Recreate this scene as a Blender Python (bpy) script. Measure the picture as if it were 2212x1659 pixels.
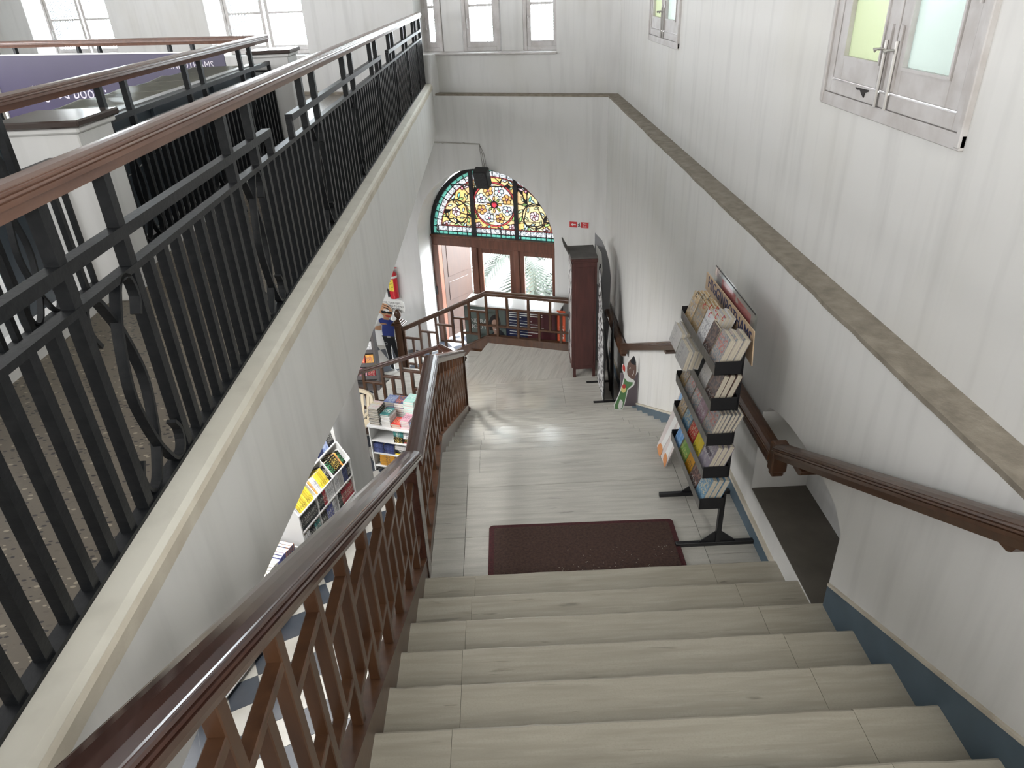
import bpy, math, random
import numpy as np
from mathutils import Vector as V, Matrix as MX

for _o in list(bpy.data.objects):
    bpy.data.objects.remove(_o)
sc = bpy.context.scene
col = sc.collection
rad = math.radians
rng = random.Random(7)

# ------------------------------------------------------------------ camera
FPX = 1538.85
CAMZ = 5.83
PITCH, YAW, ROLL = 0.51363054, 0.00328813, -0.04655625
_f = V((math.sin(YAW) * math.cos(PITCH), math.cos(YAW) * math.cos(PITCH), -math.sin(PITCH)))
_r = V((math.cos(YAW), -math.sin(YAW), 0))
_u = _r.cross(_f)
_r2 = math.cos(ROLL) * _r + math.sin(ROLL) * _u
_u2 = -math.sin(ROLL) * _r + math.cos(ROLL) * _u
cd = bpy.data.cameras.new('camera')
cam = bpy.data.objects.new('camera', cd)
col.objects.link(cam)
cd.sensor_fit = 'HORIZONTAL'
cd.sensor_width = 36
cd.lens = FPX / 2212 * 36
cd.clip_start = 0.05
cd.clip_end = 300
cam.matrix_world = MX(((_r2.x, _u2.x, -_f.x, 0), (_r2.y, _u2.y, -_f.y, 0), (_r2.z, _u2.z, -_f.z, CAMZ), (0, 0, 0, 1)))
sc.camera = cam

# ------------------------------------------------------------------ daylight
world = bpy.data.worlds.new('overcast_sky')
sc.world = world
world.use_nodes = True
_bg = world.node_tree.nodes['Background']
_bg.inputs[0].default_value = (0.90, 0.95, 1.0, 1)
_bg.inputs[1].default_value = 28.0
sc.view_settings.view_transform = 'Standard'
sc.view_settings.look = 'None'
sc.view_settings.gamma = 1
sc.view_settings.use_curve_mapping = False
sc.view_settings.exposure = 0.52


def area(name, loc, target, sx, sy, watts, color=(1, 1, 1), portal=False):
    l = bpy.data.lights.new(name, 'AREA')
    l.shape = 'RECTANGLE'
    l.size = sx
    l.size_y = sy
    l.energy = watts
    l.color = color
    if portal:
        l.cycles.is_portal = True
    o = bpy.data.objects.new(name, l)
    col.objects.link(o)
    o.location = loc
    o.rotation_euler = (V(target) - V(loc)).to_track_quat('-Z', 'Y').to_euler()
    return o


# added area lights for assumed, unseen windows: left of the atrium and behind the viewer
area('daylight_from_atrium_windows', (-9.8, 4.0, 6.6), (0.0, 4.0, 5.2), 12.0, 2.4, 640, (0.98, 0.98, 1.0))
area('daylight_from_hall_windows', (-1.0, -5.9, 6.8), (0.0, 8.0, 4.4), 5.0, 2.2, 150, (1.0, 0.97, 0.93))
area('daylight_from_next_stair_window', (1.66, -1.3, 6.4), (-1.0, 1.2, 4.2), 1.2, 2.0, 120, (1.0, 1.0, 0.96))  # invented unseen window on the right, added to brighten the fascia
# strip lamps on the ground-floor ceiling of the shop
area('shop_strip_lamp', (-4.6, 6.6, 3.55), (-4.4, 6.8, 0), 0.25, 3.2, 85, (1, 0.98, 0.95))
area('shop_strip_lamp', (-2.3, 5.9, 3.62), (-2.3, 6.2, 0), 0.25, 2.0, 130, (1, 0.98, 0.95))

# ------------------------------------------------------------------ measured geometry helpers
G0, LL, ML, UF = 0.0, 0.774, 2.574, 4.384      # ground, lower landing, mid landing, upper floor
RW, RU, LG = 1.555, 1.70, 4.40                # right wall below / above the ledge, ledge height


def cray(px, py):
    a, b = (px - 1106) / FPX, (py - 829.5) / FPX
    return _r2 * a - _u2 * b + _f


def ax(px, py, x):
    d = cray(px, py); return V((0, 0, CAMZ)) + d * (x / d.x)


def ay(px, py, y):
    d = cray(px, py); return V((0, 0, CAMZ)) + d * (y / d.y)


def az(px, py, z):
    d = cray(px, py); return V((0, 0, CAMZ)) + d * ((z - CAMZ) / d.z)


AB = rad(21.5)
BU = V((-math.cos(AB), math.sin(AB), 0))       # along the back wall, to the left
BN = V((math.sin(AB), math.cos(AB), 0))        # through the back wall, outwards
BO = V((1.565, 10.5, 0))


def bw(s, d, z):
    return BO + BU * s + BN * d + V((0, 0, z))


def bwm():
    return MX(((BU.x, BN.x, 0, BO.x), (BU.y, BN.y, 0, BO.y), (0, 0, 1, 0), (0, 0, 0, 1)))


A3 = rad(19.3)
E3 = V((math.cos(A3), -math.sin(A3), 0))       # shop frame: right
N3 = V((math.sin(A3), math.cos(A3), 0))        # shop frame: away


def en(e, n, z=0.0):
    return E3 * e + N3 * n + V((0, 0, z))


def frame(o, x, y, z=V((0, 0, 1))):
    return MX(((x.x, y.x, z.x, o.x), (x.y, y.y, z.y, o.y), (x.z, y.z, z.z, o.z), (0, 0, 0, 1)))


def enm(e, n, z=0.0):
    return frame(en(e, n, z), E3, N3)


# ------------------------------------------------------------------ materials
MATS = {}


def mat(name, c, rough=0.6, c2=None, scale=(4, 4, 4), detail=4.0, lo=0.35, hi=0.65, bump=0.0, bscale=None,
        metal=0.0, spec=0.5, rand=False, coat=0.0, tr=0.0, alpha=1.0):
    if name in MATS:
        return MATS[name]
    m = bpy.data.materials.new(name)
    m.use_nodes = True
    nt = m.node_tree
    b = nt.nodes['Principled BSDF']
    b.inputs['Base Color'].default_value = (*c, 1)
    b.inputs['Roughness'].default_value = rough
    b.inputs['Metallic'].default_value = metal
    b.inputs['Specular IOR Level'].default_value = spec
    b.inputs['Coat Weight'].default_value = coat
    b.inputs['Coat Roughness'].default_value = 0.12
    b.inputs['Transmission Weight'].default_value = tr
    b.inputs['Alpha'].default_value = alpha
    if c2 is not None or bump:
        tc = nt.nodes.new('ShaderNodeTexCoord')
        mp = nt.nodes.new('ShaderNodeMapping')
        mp.inputs['Scale'].default_value = scale
        nt.links.new(tc.outputs['Object'], mp.inputs['Vector'])
        if rand:
            oi = nt.nodes.new('ShaderNodeObjectInfo')
            ml = nt.nodes.new('ShaderNodeMath'); ml.operation = 'MULTIPLY'
            ml.inputs[1].default_value = 37.0
            nt.links.new(oi.outputs['Random'], ml.inputs[0])
            cb = nt.nodes.new('ShaderNodeCombineXYZ')
            for k in range(3):
                nt.links.new(ml.outputs[0], cb.inputs[k])
            nt.links.new(cb.outputs[0], mp.inputs['Location'])
        if c2 is not None:
            n = nt.nodes.new('ShaderNodeTexNoise')
            n.inputs['Scale'].default_value = 1
            n.inputs['Detail'].default_value = detail
            nt.links.new(mp.outputs[0], n.inputs['Vector'])
            r = nt.nodes.new('ShaderNodeValToRGB')
            r.color_ramp.elements[0].position = lo
            r.color_ramp.elements[1].position = hi
            r.color_ramp.elements[0].color = (*c2, 1)
            r.color_ramp.elements[1].color = (*c, 1)
            nt.links.new(n.outputs['Fac'], r.inputs[0])
            nt.links.new(r.outputs[0], b.inputs['Base Color'])
        if bump:
            n2 = nt.nodes.new('ShaderNodeTexNoise')
            n2.inputs['Scale'].default_value = bscale or 30
            n2.inputs['Detail'].default_value = 3
            nt.links.new(tc.outputs['Object'], n2.inputs['Vector'])
            bp = nt.nodes.new('ShaderNodeBump')
            bp.inputs['Strength'].default_value = bump
            bp.inputs['Distance'].default_value = 0.01
            nt.links.new(n2.outputs['Fac'], bp.inputs['Height'])
            nt.links.new(bp.outputs[0], b.inputs['Normal'])
    MATS[name] = m
    return m


def plaster(name, base, stain, amount=0.5):
    """lime-washed wall: vertical brush streaks, blotches and a few stains"""
    if name in MATS:
        return MATS[name]
    m = bpy.data.materials.new(name); m.use_nodes = True
    nt = m.node_tree; b = nt.nodes['Principled BSDF']
    b.inputs['Roughness'].default_value = 0.75
    b.inputs['Specular IOR Level'].default_value = 0.3
    tc = nt.nodes.new('ShaderNodeTexCoord')

    def noise(scale, det, lo, hi):
        mp = nt.nodes.new('ShaderNodeMapping'); mp.inputs['Scale'].default_value = scale
        nt.links.new(tc.outputs['Object'], mp.inputs['Vector'])
        n = nt.nodes.new('ShaderNodeTexNoise'); n.inputs['Scale'].default_value = 1; n.inputs['Detail'].default_value = det
        nt.links.new(mp.outputs[0], n.inputs['Vector'])
        r = nt.nodes.new('ShaderNodeMapRange')
        r.inputs[1].default_value = lo; r.inputs[2].default_value = hi
        nt.links.new(n.outputs['Fac'], r.inputs[0])
        return r.outputs[0], n.outputs['Fac']
    f1, h1 = noise((9, 9, 0.9), 5, 0.50, 0.72)
    f2, _ = noise((1.1, 1.1, 0.7), 4, 0.52, 0.80)
    mx = nt.nodes.new('ShaderNodeMix'); mx.data_type = 'RGBA'
    mx.inputs['A'].default_value = (*base, 1); mx.inputs['B'].default_value = (*[k * 0.90 for k in base], 1)
    nt.links.new(f1, mx.inputs['Factor'])
    mx2 = nt.nodes.new('ShaderNodeMix'); mx2.data_type = 'RGBA'
    nt.links.new(mx.outputs['Result'], mx2.inputs['A']); mx2.inputs['B'].default_value = (*stain, 1)
    ms = nt.nodes.new('ShaderNodeMath'); ms.operation = 'MULTIPLY'; ms.inputs[1].default_value = amount
    nt.links.new(f2, ms.inputs[0]); nt.links.new(ms.outputs[0], mx2.inputs['Factor'])
    nt.links.new(mx2.outputs['Result'], b.inputs['Base Color'])
    bp = nt.nodes.new('ShaderNodeBump'); bp.inputs['Strength'].default_value = 0.12; bp.inputs['Distance'].default_value = 0.01
    nt.links.new(h1, bp.inputs['Height']); nt.links.new(bp.outputs[0], b.inputs['Normal'])
    MATS[name] = m
    return m


def glassy(name, color, clear=0.9, rough=0.05):
    """thin pane: mostly see-through with a glossy skin"""
    if name in MATS:
        return MATS[name]
    m = bpy.data.materials.new(name); m.use_nodes = True
    nt = m.node_tree; nt.nodes.clear()
    out = nt.nodes.new('ShaderNodeOutputMaterial')
    t = nt.nodes.new('ShaderNodeBsdfTransparent'); t.inputs[0].default_value = (*color, 1)
    g = nt.nodes.new('ShaderNodeBsdfGlossy'); g.inputs['Roughness'].default_value = rough
    mx = nt.nodes.new('ShaderNodeMixShader'); mx.inputs[0].default_value = 1 - clear
    nt.links.new(t.outputs[0], mx.inputs[1]); nt.links.new(g.outputs[0], mx.inputs[2])
    nt.links.new(mx.outputs[0], out.inputs[0])
    MATS[name] = m
    return m


def frosted(name, color, clear=0.25):
    """obscured or stained pane lit from behind: diffuse transmission plus a little direct view"""
    if name in MATS:
        return MATS[name]
    m = bpy.data.materials.new(name); m.use_nodes = True
    nt = m.node_tree; nt.nodes.clear()
    out = nt.nodes.new('ShaderNodeOutputMaterial')
    t = nt.nodes.new('ShaderNodeBsdfTransparent'); t.inputs[0].default_value = (*color, 1)
    tl = nt.nodes.new('ShaderNodeBsdfTranslucent'); tl.inputs[0].default_value = (*color, 1)
    g = nt.nodes.new('ShaderNodeBsdfGlossy'); g.inputs['Roughness'].default_value = 0.15
    mx = nt.nodes.new('ShaderNodeMixShader'); mx.inputs[0].default_value = clear
    nt.links.new(tl.outputs[0], mx.inputs[1]); nt.links.new(t.outputs[0], mx.inputs[2])
    m2 = nt.nodes.new('ShaderNodeMixShader'); m2.inputs[0].default_value = 0.05
    nt.links.new(mx.outputs[0], m2.inputs[1]); nt.links.new(g.outputs[0], m2.inputs[2])
    nt.links.new(m2.outputs[0], out.inputs[0])
    MATS[name] = m
    return m


# ------------------------------------------------------------------ mesh helpers
WM = {}          # world matrix of every parent


class MB:
    def __init__(self):
        self.v = []; self.f = []; self.m = []

    def add(self, vs, fs, mi=0, mx=None):
        o = len(self.v)
        for p in vs:
            p = V(p)
            self.v.append(mx @ p if mx else p)
        for q in fs:
            self.f.append([i + o for i in q]); self.m.append(mi)
        return self

    def box(self, x0, x1, y0, y1, z0, z1, mx=None, mi=0):
        vs = [(x, y, z) for z in (z0, z1) for y in (y0, y1) for x in (x0, x1)]
        return self.add(vs, [(0, 2, 3, 1), (4, 5, 7, 6), (0, 1, 5, 4), (2, 6, 7, 3), (0, 4, 6, 2), (1, 3, 7, 5)], mi, mx)

    def bar(self, p, q, w, h, up=(0, 0, 1), mi=0, mx=None):
        p = V(p); q = V(q); d = (q - p).normalized(); up = V(up)
        if abs(d.dot(up)) > 0.98:
            up = V((0, 1, 0)) if abs(d.y) < 0.9 else V((1, 0, 0))
        s = d.cross(up).normalized(); u = s.cross(d)
        vs = []
        for c in (p, q):
            for a, b in ((-1, -1), (1, -1), (1, 1), (-1, 1)):
                vs.append(c + s * (a * w / 2) + u * (b * h / 2))
        return self.add(vs, [(3, 2, 1, 0), (4, 5, 6, 7), (0, 1, 5, 4), (1, 2, 6, 5), (2, 3, 7, 6), (3, 0, 4, 7)], mi, mx)

    def prism(self, poly, mx, d0, d1, mi=0, ax_='z'):
        """poly in the local xy plane of mx, extruded along local z from d0 to d1"""
        n = len(poly)
        vs = [(a, b, d0) for a, b in poly] + [(a, b, d1) for a, b in poly]
        fs = [list(range(n))[::-1], list(range(n, 2 * n))] + [(i, (i + 1) % n, n + (i + 1) % n, n + i) for i in range(n)]
        return self.add(vs, fs, mi, mx)

    def tube(self, pts, r, n=8, mi=0, mx=None, cap=True):
        pts = [V(p) for p in pts]
        rs = r if isinstance(r, (list, tuple)) else [r] * len(pts)
        o = []; ref = None
        for i, p in enumerate(pts):
            d = (pts[min(i + 1, len(pts) - 1)] - pts[max(i - 1, 0)]).normalized()
            if ref is None:
                ref = V((0, 0, 1)) if abs(d.z) < 0.9 else V((1, 0, 0))
            s = d.cross(ref).normalized(); u = s.cross(d); ref = u
            for k in range(n):
                a = 2 * math.pi * k / n
                o.append(p + (s * math.cos(a) + u * math.sin(a)) * rs[i])
        fs = []
        for i in range(len(pts) - 1):
            for k in range(n):
                a = i * n + k; b = i * n + (k + 1) % n
                fs.append((a, b, b + n, a + n))
        if cap:
            fs.append(list(range(n))[::-1]); fs.append([len(o) - n + k for k in range(n)])
        return self.add(o, fs, mi, mx)

    def strap(self, pts, w, t, side, mi=0, mx=None):
        """flat bar bent along pts: w wide along `side`, t thick"""
        pts = [V(p) for p in pts]; side = V(side); o = []
        for i, p in enumerate(pts):
            d = (pts[min(i + 1, len(pts) - 1)] - pts[max(i - 1, 0)]).normalized()
            u = side.cross(d).normalized()
            for a, b in ((-1, -1), (1, -1), (1, 1), (-1, 1)):
                o.append(p + side * (a * w / 2) + u * (b * t / 2))
        fs = []
        for i in range(len(pts) - 1):
            for k in range(4):
                a = i * 4 + k; b = i * 4 + (k + 1) % 4
                fs.append((a, b, b + 4, a + 4))
        fs.append([3, 2, 1, 0]); fs.append([len(o) - 4 + k for k in range(4)])
        return self.add(o, fs, mi, mx)

    def lathe(self, prof, c, n=20, mi=0, mx=None):
        o = []
        for r, z in prof:
            for k in range(n):
                a = 2 * math.pi * k / n
                o.append((c[0] + r * math.cos(a), c[1] + r * math.sin(a), c[2] + z))
        fs = []
        for i in range(len(prof) - 1):
            for k in range(n):
                a = i * n + k; b = i * n + (k + 1) % n
                fs.append((a, b, b + n, a + n))
        fs.append(list(range(n))[::-1]); fs.append([len(o) - n + k for k in range(n)])
        return self.add(o, fs, mi, mx)

    def sweep(self, prof, pts, mi=0, mx=None):
        """profile (side, z) carried along a path, vertical mitres"""
        pts = [V(p) for p in pts]; o = []; n = len(prof)
        dirs = []
        for i in range(len(pts) - 1):
            d = pts[i + 1] - pts[i]; d.z = 0
            dirs.append(d.normalized())
        for i, p in enumerate(pts):
            a = dirs[max(i - 1, 0)]; b = dirs[min(i, len(dirs) - 1)]
            d = (a + b).normalized(); k = 1 / max(0.4, d.dot(b))
            s = V((d.y, -d.x, 0)) * k
            for q in prof:
                o.append(p + s * q[0] + V((0, 0, q[1])))
        fs = []
        for i in range(len(pts) - 1):
            for k in range(n):
                a = i * n + k; b = i * n + (k + 1) % n
                fs.append((a, a + n, b + n, b))
        fs.append(list(range(n))); fs.append([len(o) - n + k for k in range(n)][::-1])
        return self.add(o, fs, mi, mx)

    def build(self, name, mats, parent=None, bevel=0.0, smooth=False, org=None, local=False, solid=0.0):
        if not isinstance(mats, (list, tuple)):
            mats = [mats]
        me = bpy.data.meshes.new(name)
        if parent is not None:
            if not local:
                inv = WM[parent].inverted()
                vs = [inv @ p for p in self.v]
            else:
                vs = self.v
            loc = V((0, 0, 0))
        else:
            if org is None:
                xs = [p.x for p in self.v]; ys = [p.y for p in self.v]; zs = [p.z for p in self.v]
                org = ((min(xs) + max(xs)) / 2, (min(ys) + max(ys)) / 2, min(zs))
            loc = V(org)
            vs = [p - loc for p in self.v]
        me.from_pydata([tuple(p) for p in vs], [], self.f)
        for k in mats:
            me.materials.append(k)
        if len(mats) > 1:
            me.polygons.foreach_set('material_index', self.m)
        if smooth:
            me.polygons.foreach_set('use_smooth', [True] * len(me.polygons))
        me.update()
        o = bpy.data.objects.new(name, me)
        col.objects.link(o)
        o.location = loc
        if parent is not None:
            o.parent = parent
            WM[o] = WM[parent].copy()
        else:
            WM[o] = MX.Translation(loc)
        if bevel:
            b = o.modifiers.new('bevel', 'BEVEL'); b.width = bevel; b.segments = 1; b.limit_method = 'ANGLE'
        if solid:
            s = o.modifiers.new('thickness', 'SOLIDIFY'); s.thickness = solid
        if smooth and not bevel:
            pass
        return o


def tag(o, label=None, cat=None, group=None, kind=None):
    if label: o['label'] = label
    if cat: o['category'] = cat
    if group: o['group'] = group
    if kind: o['kind'] = kind
    return o


def empty(name, loc, rz=0.0):
    o = bpy.data.objects.new(name, None)
    o.empty_display_size = 0.1
    col.objects.link(o)
    o.location = loc
    o.rotation_euler = (0, 0, rz)
    WM[o] = MX.Translation(V(loc)) @ MX.Rotation(rz, 4, 'Z')
    return o


def thing(name, label, cat, loc, rz=0.0, group=None):
    return tag(empty(name, loc, rz), label, cat, group)


def struct(name, loc=(0, 0, 0), label=None):
    return tag(empty(name, loc), label, None, None, 'structure')


def inst(src, name, parent, mx):
    """a part that shares its mesh; mx is the local matrix under the parent"""
    o = bpy.data.objects.new(name, src.data if hasattr(src, 'data') else src)
    col.objects.link(o)
    if parent is not None:
        o.parent = parent
    o.matrix_basis = mx
    return o


def meshdata(mb, name, mats):
    o = mb.build(name, mats, org=(0, 0, 0))
    me = o.data
    bpy.data.objects.remove(o)
    return me


def smoothpath(pts, k=4):
    """Catmull-Rom"""
    pts = [V(p) for p in pts]; out = []
    for i in range(len(pts) - 1):
        p0 = pts[max(i - 1, 0)]; p1 = pts[i]; p2 = pts[i + 1]; p3 = pts[min(i + 2, len(pts) - 1)]
        for j in range(k):
            t = j / k
            out.append(0.5 * ((2 * p1) + (p2 - p0) * t + (2 * p0 - 5 * p1 + 4 * p2 - p3) * t * t + (3 * p1 - p0 - 3 * p2 + p3) * t ** 3))
    out.append(pts[-1])
    return out


def text(name, body, size, mx, m, parent=None, depth=0.001, align='CENTER', sx=1.0):
    cu = bpy.data.curves.new(name, 'FONT')
    cu.body = body; cu.size = size; cu.align_x = align; cu.align_y = 'CENTER'; cu.extrude = depth
    cu.resolution_u = 2
    t = bpy.data.objects.new(name, cu)
    col.objects.link(t)
    bpy.context.view_layer.update()
    me = bpy.data.meshes.new_from_object(t.evaluated_get(bpy.context.evaluated_depsgraph_get()))
    bpy.data.objects.remove(t)
    for v in me.vertices:
        v.co.x *= sx
    me.materials.clear(); me.materials.append(m)
    o = bpy.data.objects.new(name, me)
    col.objects.link(o)
    if parent is not None:
        o.parent = parent
        o.matrix_basis = WM[parent].inverted() @ mx
    else:
        o.matrix_basis = mx
    return o


def marble(name, base, dark, vein, rough):
    """bedded grey marble: fine grain, long soft streaks and short dark lenses along local x"""
    m = bpy.data.materials.new(name); m.use_nodes = True
    nt = m.node_tree; b = nt.nodes['Principled BSDF']
    b.inputs['Roughness'].default_value = rough
    tc = nt.nodes.new('ShaderNodeTexCoord'); oi = nt.nodes.new('ShaderNodeObjectInfo')
    ml = nt.nodes.new('ShaderNodeMath'); ml.operation = 'MULTIPLY'; ml.inputs[1].default_value = 53.0
    nt.links.new(oi.outputs['Random'], ml.inputs[0])
    cb = nt.nodes.new('ShaderNodeCombineXYZ')
    for k in range(3): nt.links.new(ml.outputs[0], cb.inputs[k])

    def noise(scale, det, lo, hi, dist=0.0):
        mp = nt.nodes.new('ShaderNodeMapping'); mp.inputs['Scale'].default_value = scale
        nt.links.new(tc.outputs['Object'], mp.inputs['Vector']); nt.links.new(cb.outputs[0], mp.inputs['Location'])
        n = nt.nodes.new('ShaderNodeTexNoise'); n.inputs['Scale'].default_value = 1; n.inputs['Detail'].default_value = det
        n.inputs['Distortion'].default_value = dist
        nt.links.new(mp.outputs[0], n.inputs['Vector'])
        r = nt.nodes.new('ShaderNodeMapRange'); r.inputs[1].default_value = lo; r.inputs[2].default_value = hi
        nt.links.new(n.outputs['Fac'], r.inputs[0])
        return r.outputs[0]

    def mix(a, bcol, f, k=1.0):
        mx = nt.nodes.new('ShaderNodeMix'); mx.data_type = 'RGBA'
        if isinstance(a, tuple): mx.inputs['A'].default_value = (*a, 1)
        else: nt.links.new(a, mx.inputs['A'])
        mx.inputs['B'].default_value = (*bcol, 1)
        ms = nt.nodes.new('ShaderNodeMath'); ms.operation = 'MULTIPLY'; ms.inputs[1].default_value = k
        nt.links.new(f, ms.inputs[0]); nt.links.new(ms.outputs[0], mx.inputs['Factor'])
        return mx.outputs['Result']
    c = mix(base, dark, noise((2.2, 26, 26), 8, .40, .75, .3), .75)
    c = mix(c, tuple(k * 1.16 for k in base), noise((3.5, 40, 40), 6, .50, .72, .4), .55)
    c = mix(c, vein, noise((3.0, 30, 30), 5, .655, .74, .8), .75)
    c = mix(c, tuple(k * .82 for k in base), noise((130, 170, 170), 3, .45, .75), .45)
    nt.links.new(c, b.inputs['Base Color'])
    MATS[name] = m
    return m


# palette
WALL = plaster('lime_washed_plaster', (0.68, 0.675, 0.655), (0.55, 0.53, 0.46), 0.35)
WALL2 = plaster('older_plaster', (0.66, 0.66, 0.65), (0.50, 0.48, 0.41), 0.4)
GRIME = mat('grimy_ledge_stone', (0.30, 0.265, 0.215), 0.9, (0.19, 0.165, 0.13), (14, 14, 14), 6, 0.3, 0.7, 0.4, 60)
CREAM = mat('cream_worn_paint', (0.60, 0.56, 0.47), 0.75, (0.46, 0.41, 0.33), (6, 6, 6), 6, 0.3, 0.7, 0.3, 40)
MARBLE = marble('streaked_grey_marble', (.50, .485, .44), (.36, .345, .31), (.22, .215, .205), .16)
MARBLE_B = marble('browner_dimmed_streaked_marble', (.37, .34, .28), (.27, .245, .20), (.165, .15, .125), .26)  # browner treads, also darkened for the weaker light on the upper flight
MARBLE_D = mat('dark_worn_stone', (0.13, 0.115, 0.095), 0.6, (0.09, 0.08, 0.065), (5, 5, 5), 5, 0.3, 0.7, 0.1, 20)
TEAK = mat('dark_polished_teak', (0.062, 0.026, 0.018), 0.2, (0.042, 0.017, 0.012), (26, 3, 26), 5, 0.3, 0.7, 0.015, 12, coat=0.5)
TEAK_M = mat('brown_teak', (0.078, 0.035, 0.016), 0.34, (0.045, 0.019, 0.009), (22, 22, 4), 5, 0.3, 0.7, 0.05, 30, coat=0.15)
TEAK_L = mat('reddish_teak', (0.21, 0.085, 0.05), 0.4, (0.12, 0.046, 0.026), (20, 20, 3), 5, 0.3, 0.7, 0.04, 30, coat=0.1)
IRON = mat('black_painted_iron', (0.006, 0.007, 0.0085), 0.42, (0.010, 0.011, 0.0125), (30, 30, 30), 3, 0.4, 0.6, 0.08, 60, spec=0.3)
BLUE = mat('blue_grey_dado_paint', (0.085, 0.13, 0.17), 0.5, (0.065, 0.10, 0.13), (3, 3, 3), 4)
WPAINT = mat('off_white_joinery_paint', (0.55, 0.53, 0.52), 0.5, (0.43, 0.40, 0.38), (9, 9, 9), 6, 0.25, 0.6, 0.1, 40)
WHITE = mat('white_laminate', (0.72, 0.72, 0.71), 0.45)
STEEL = mat('brushed_steel', (0.45, 0.44, 0.42), 0.4, metal=0.8)
BLACKP = mat('black_plastic', (0.012, 0.012, 0.013), 0.5)
# ================================================================== SETTING
def yz(x):      # local (a,b) -> world y,z at plane x, extruded along +x
    return frame(V((x, 0, 0)), V((0, 1, 0)), V((0, 0, 1)), V((1, 0, 0)))


def arc(c, r, a0, a1, n, ry=None):
    return [(c[0] + r * math.cos(a0 + (a1 - a0) * i / n), c[1] + (ry or r) * math.sin(a0 + (a1 - a0) * i / n)) for i in range(n + 1)]


def clip(poly, p, nrm):
    out = []
    for i in range(len(poly)):
        a, b = V(poly[i]), V(poly[(i + 1) % len(poly)])
        da, db = (a - V(p)).dot(V(nrm)), (b - V(p)).dot(V(nrm))
        if da >= 0: out.append(tuple(a))
        if da * db < 0: out.append(tuple(a + (b - a) * (da / (da - db))))
    return out


# ---- ground floor, black and white tiles laid diagonally
TA = rad(25.7)
T1, T2 = V((math.cos(TA), math.sin(TA), 0)), V((-math.sin(TA), math.cos(TA), 0))
TC = V((-2.48, 4.49, 0))
TILE = 0.30
mt = bpy.data.materials.new('checker_stone_far'); mt.use_nodes = True
nt = mt.node_tree
_tc = nt.nodes.new('ShaderNodeTexCoord'); _mp = nt.nodes.new('ShaderNodeMapping'); _ck = nt.nodes.new('ShaderNodeTexChecker')
_mp.inputs['Scale'].default_value = (1 / TILE, 1 / TILE, 1)
_mp.inputs['Rotation'].default_value = (0, 0, -TA)
_t = MX.Rotation(-TA, 3, 'Z') @ (TC / TILE)
_mp.inputs['Location'].default_value = (-_t.x, -_t.y, 0.5)
_ck.inputs['Scale'].default_value = 1
_ck.inputs['Color1'].default_value = (0.41, 0.40, 0.37, 1); _ck.inputs['Color2'].default_value = (0.035, 0.042, 0.055, 1)
nt.links.new(_tc.outputs['Object'], _mp.inputs[0]); nt.links.new(_mp.outputs[0], _ck.inputs[0])
nt.links.new(_ck.outputs[0], nt.nodes['Principled BSDF'].inputs[0]); nt.nodes['Principled BSDF'].inputs['Roughness'].default_value = 0.35
floor = tag(MB().box(-10, 3, -7, 16, -0.12, -0.006).build('floor', mt, org=(0, 0, 0)), kind='structure')
T_W = mat('white_stone_tile', (0.42, 0.41, 0.38), 0.35, (0.34, 0.325, 0.29), (5, 5, 5), 6, 0.3, 0.7, rand=True)
T_B = mat('black_stone_tile', (0.03, 0.037, 0.05), 0.35, (0.045, 0.052, 0.065), (5, 5, 5), 5, rand=True)
tw = meshdata(MB().box(0.002, TILE - 0.002, 0.002, TILE - 0.002, -0.006, 0.0), 'tile', T_W)
tb = meshdata(MB().box(0.002, TILE - 0.002, 0.002, TILE - 0.002, -0.006, 0.0), 'tile', T_B)
for i in range(-20, 34):
    for j in range(-20, 34):
        c = TC + T1 * (TILE * (i + .5)) + T2 * (TILE * (j + .5))
        if (-3.0 < c.x < -0.75 and 2.9 < c.y < 6.4) or (-3.1 < c.x < -1.75 and 8.4 < c.y < 11.6):
            p = TC + T1 * (TILE * i) + T2 * (TILE * j)
            inst(tb if (i + j) % 2 else tw, 'tile', floor, frame(p, T1, T2))

# ---- upper floor (terrazzo)
mt = bpy.data.materials.new('terrazzo'); mt.use_nodes = True
nt = mt.node_tree; _b = nt.nodes['Principled BSDF']
_tc = nt.nodes.new('ShaderNodeTexCoord')
_vo = nt.nodes.new('ShaderNodeTexVoronoi'); _vo.inputs['Scale'].default_value = 38; _vo.inputs['Randomness'].default_value = 1
_mp = nt.nodes.new('ShaderNodeMapping'); _mp.inputs['Scale'].default_value = (1.0, 1.9, 1.0); _mp.inputs['Rotation'].default_value = (0, 0, 0.5)
nt.links.new(_tc.outputs['Object'], _mp.inputs[0]); nt.links.new(_mp.outputs[0], _vo.inputs['Vector'])
_wn = nt.nodes.new('ShaderNodeTexWhiteNoise'); nt.links.new(_vo.outputs['Color'], _wn.inputs['Vector'])
_r1 = nt.nodes.new('ShaderNodeValToRGB'); _r1.color_ramp.interpolation = 'CONSTANT'
for k, (p, c) in enumerate(((0, (0.025, 0.022, 0.02)), (0.36, (0.12, 0.10, 0.075)), (0.66, (0.16, 0.135, 0.10)), (0.84, (0.36, 0.31, 0.23)))):
    e = _r1.color_ramp.elements[k] if k < 2 else _r1.color_ramp.elements.new(p)
    e.position = p; e.color = (*c, 1)
nt.links.new(_wn.outputs['Value'], _r1.inputs[0])
_gt = nt.nodes.new('ShaderNodeMath'); _gt.operation = 'LESS_THAN'; _gt.inputs[1].default_value = 0.34
nt.links.new(_vo.outputs['Distance'], _gt.inputs[0])
_mx = nt.nodes.new('ShaderNodeMix'); _mx.data_type = 'RGBA'; _mx.inputs['A'].default_value = (0.145, 0.122, 0.092, 1)
nt.links.new(_r1.outputs[0], _mx.inputs['B']); nt.links.new(_gt.outputs[0], _mx.inputs['Factor'])
nt.links.new(_mx.outputs['Result'], _b.inputs['Base Color']); _b.inputs['Roughness'].default_value = 0.38
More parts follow.
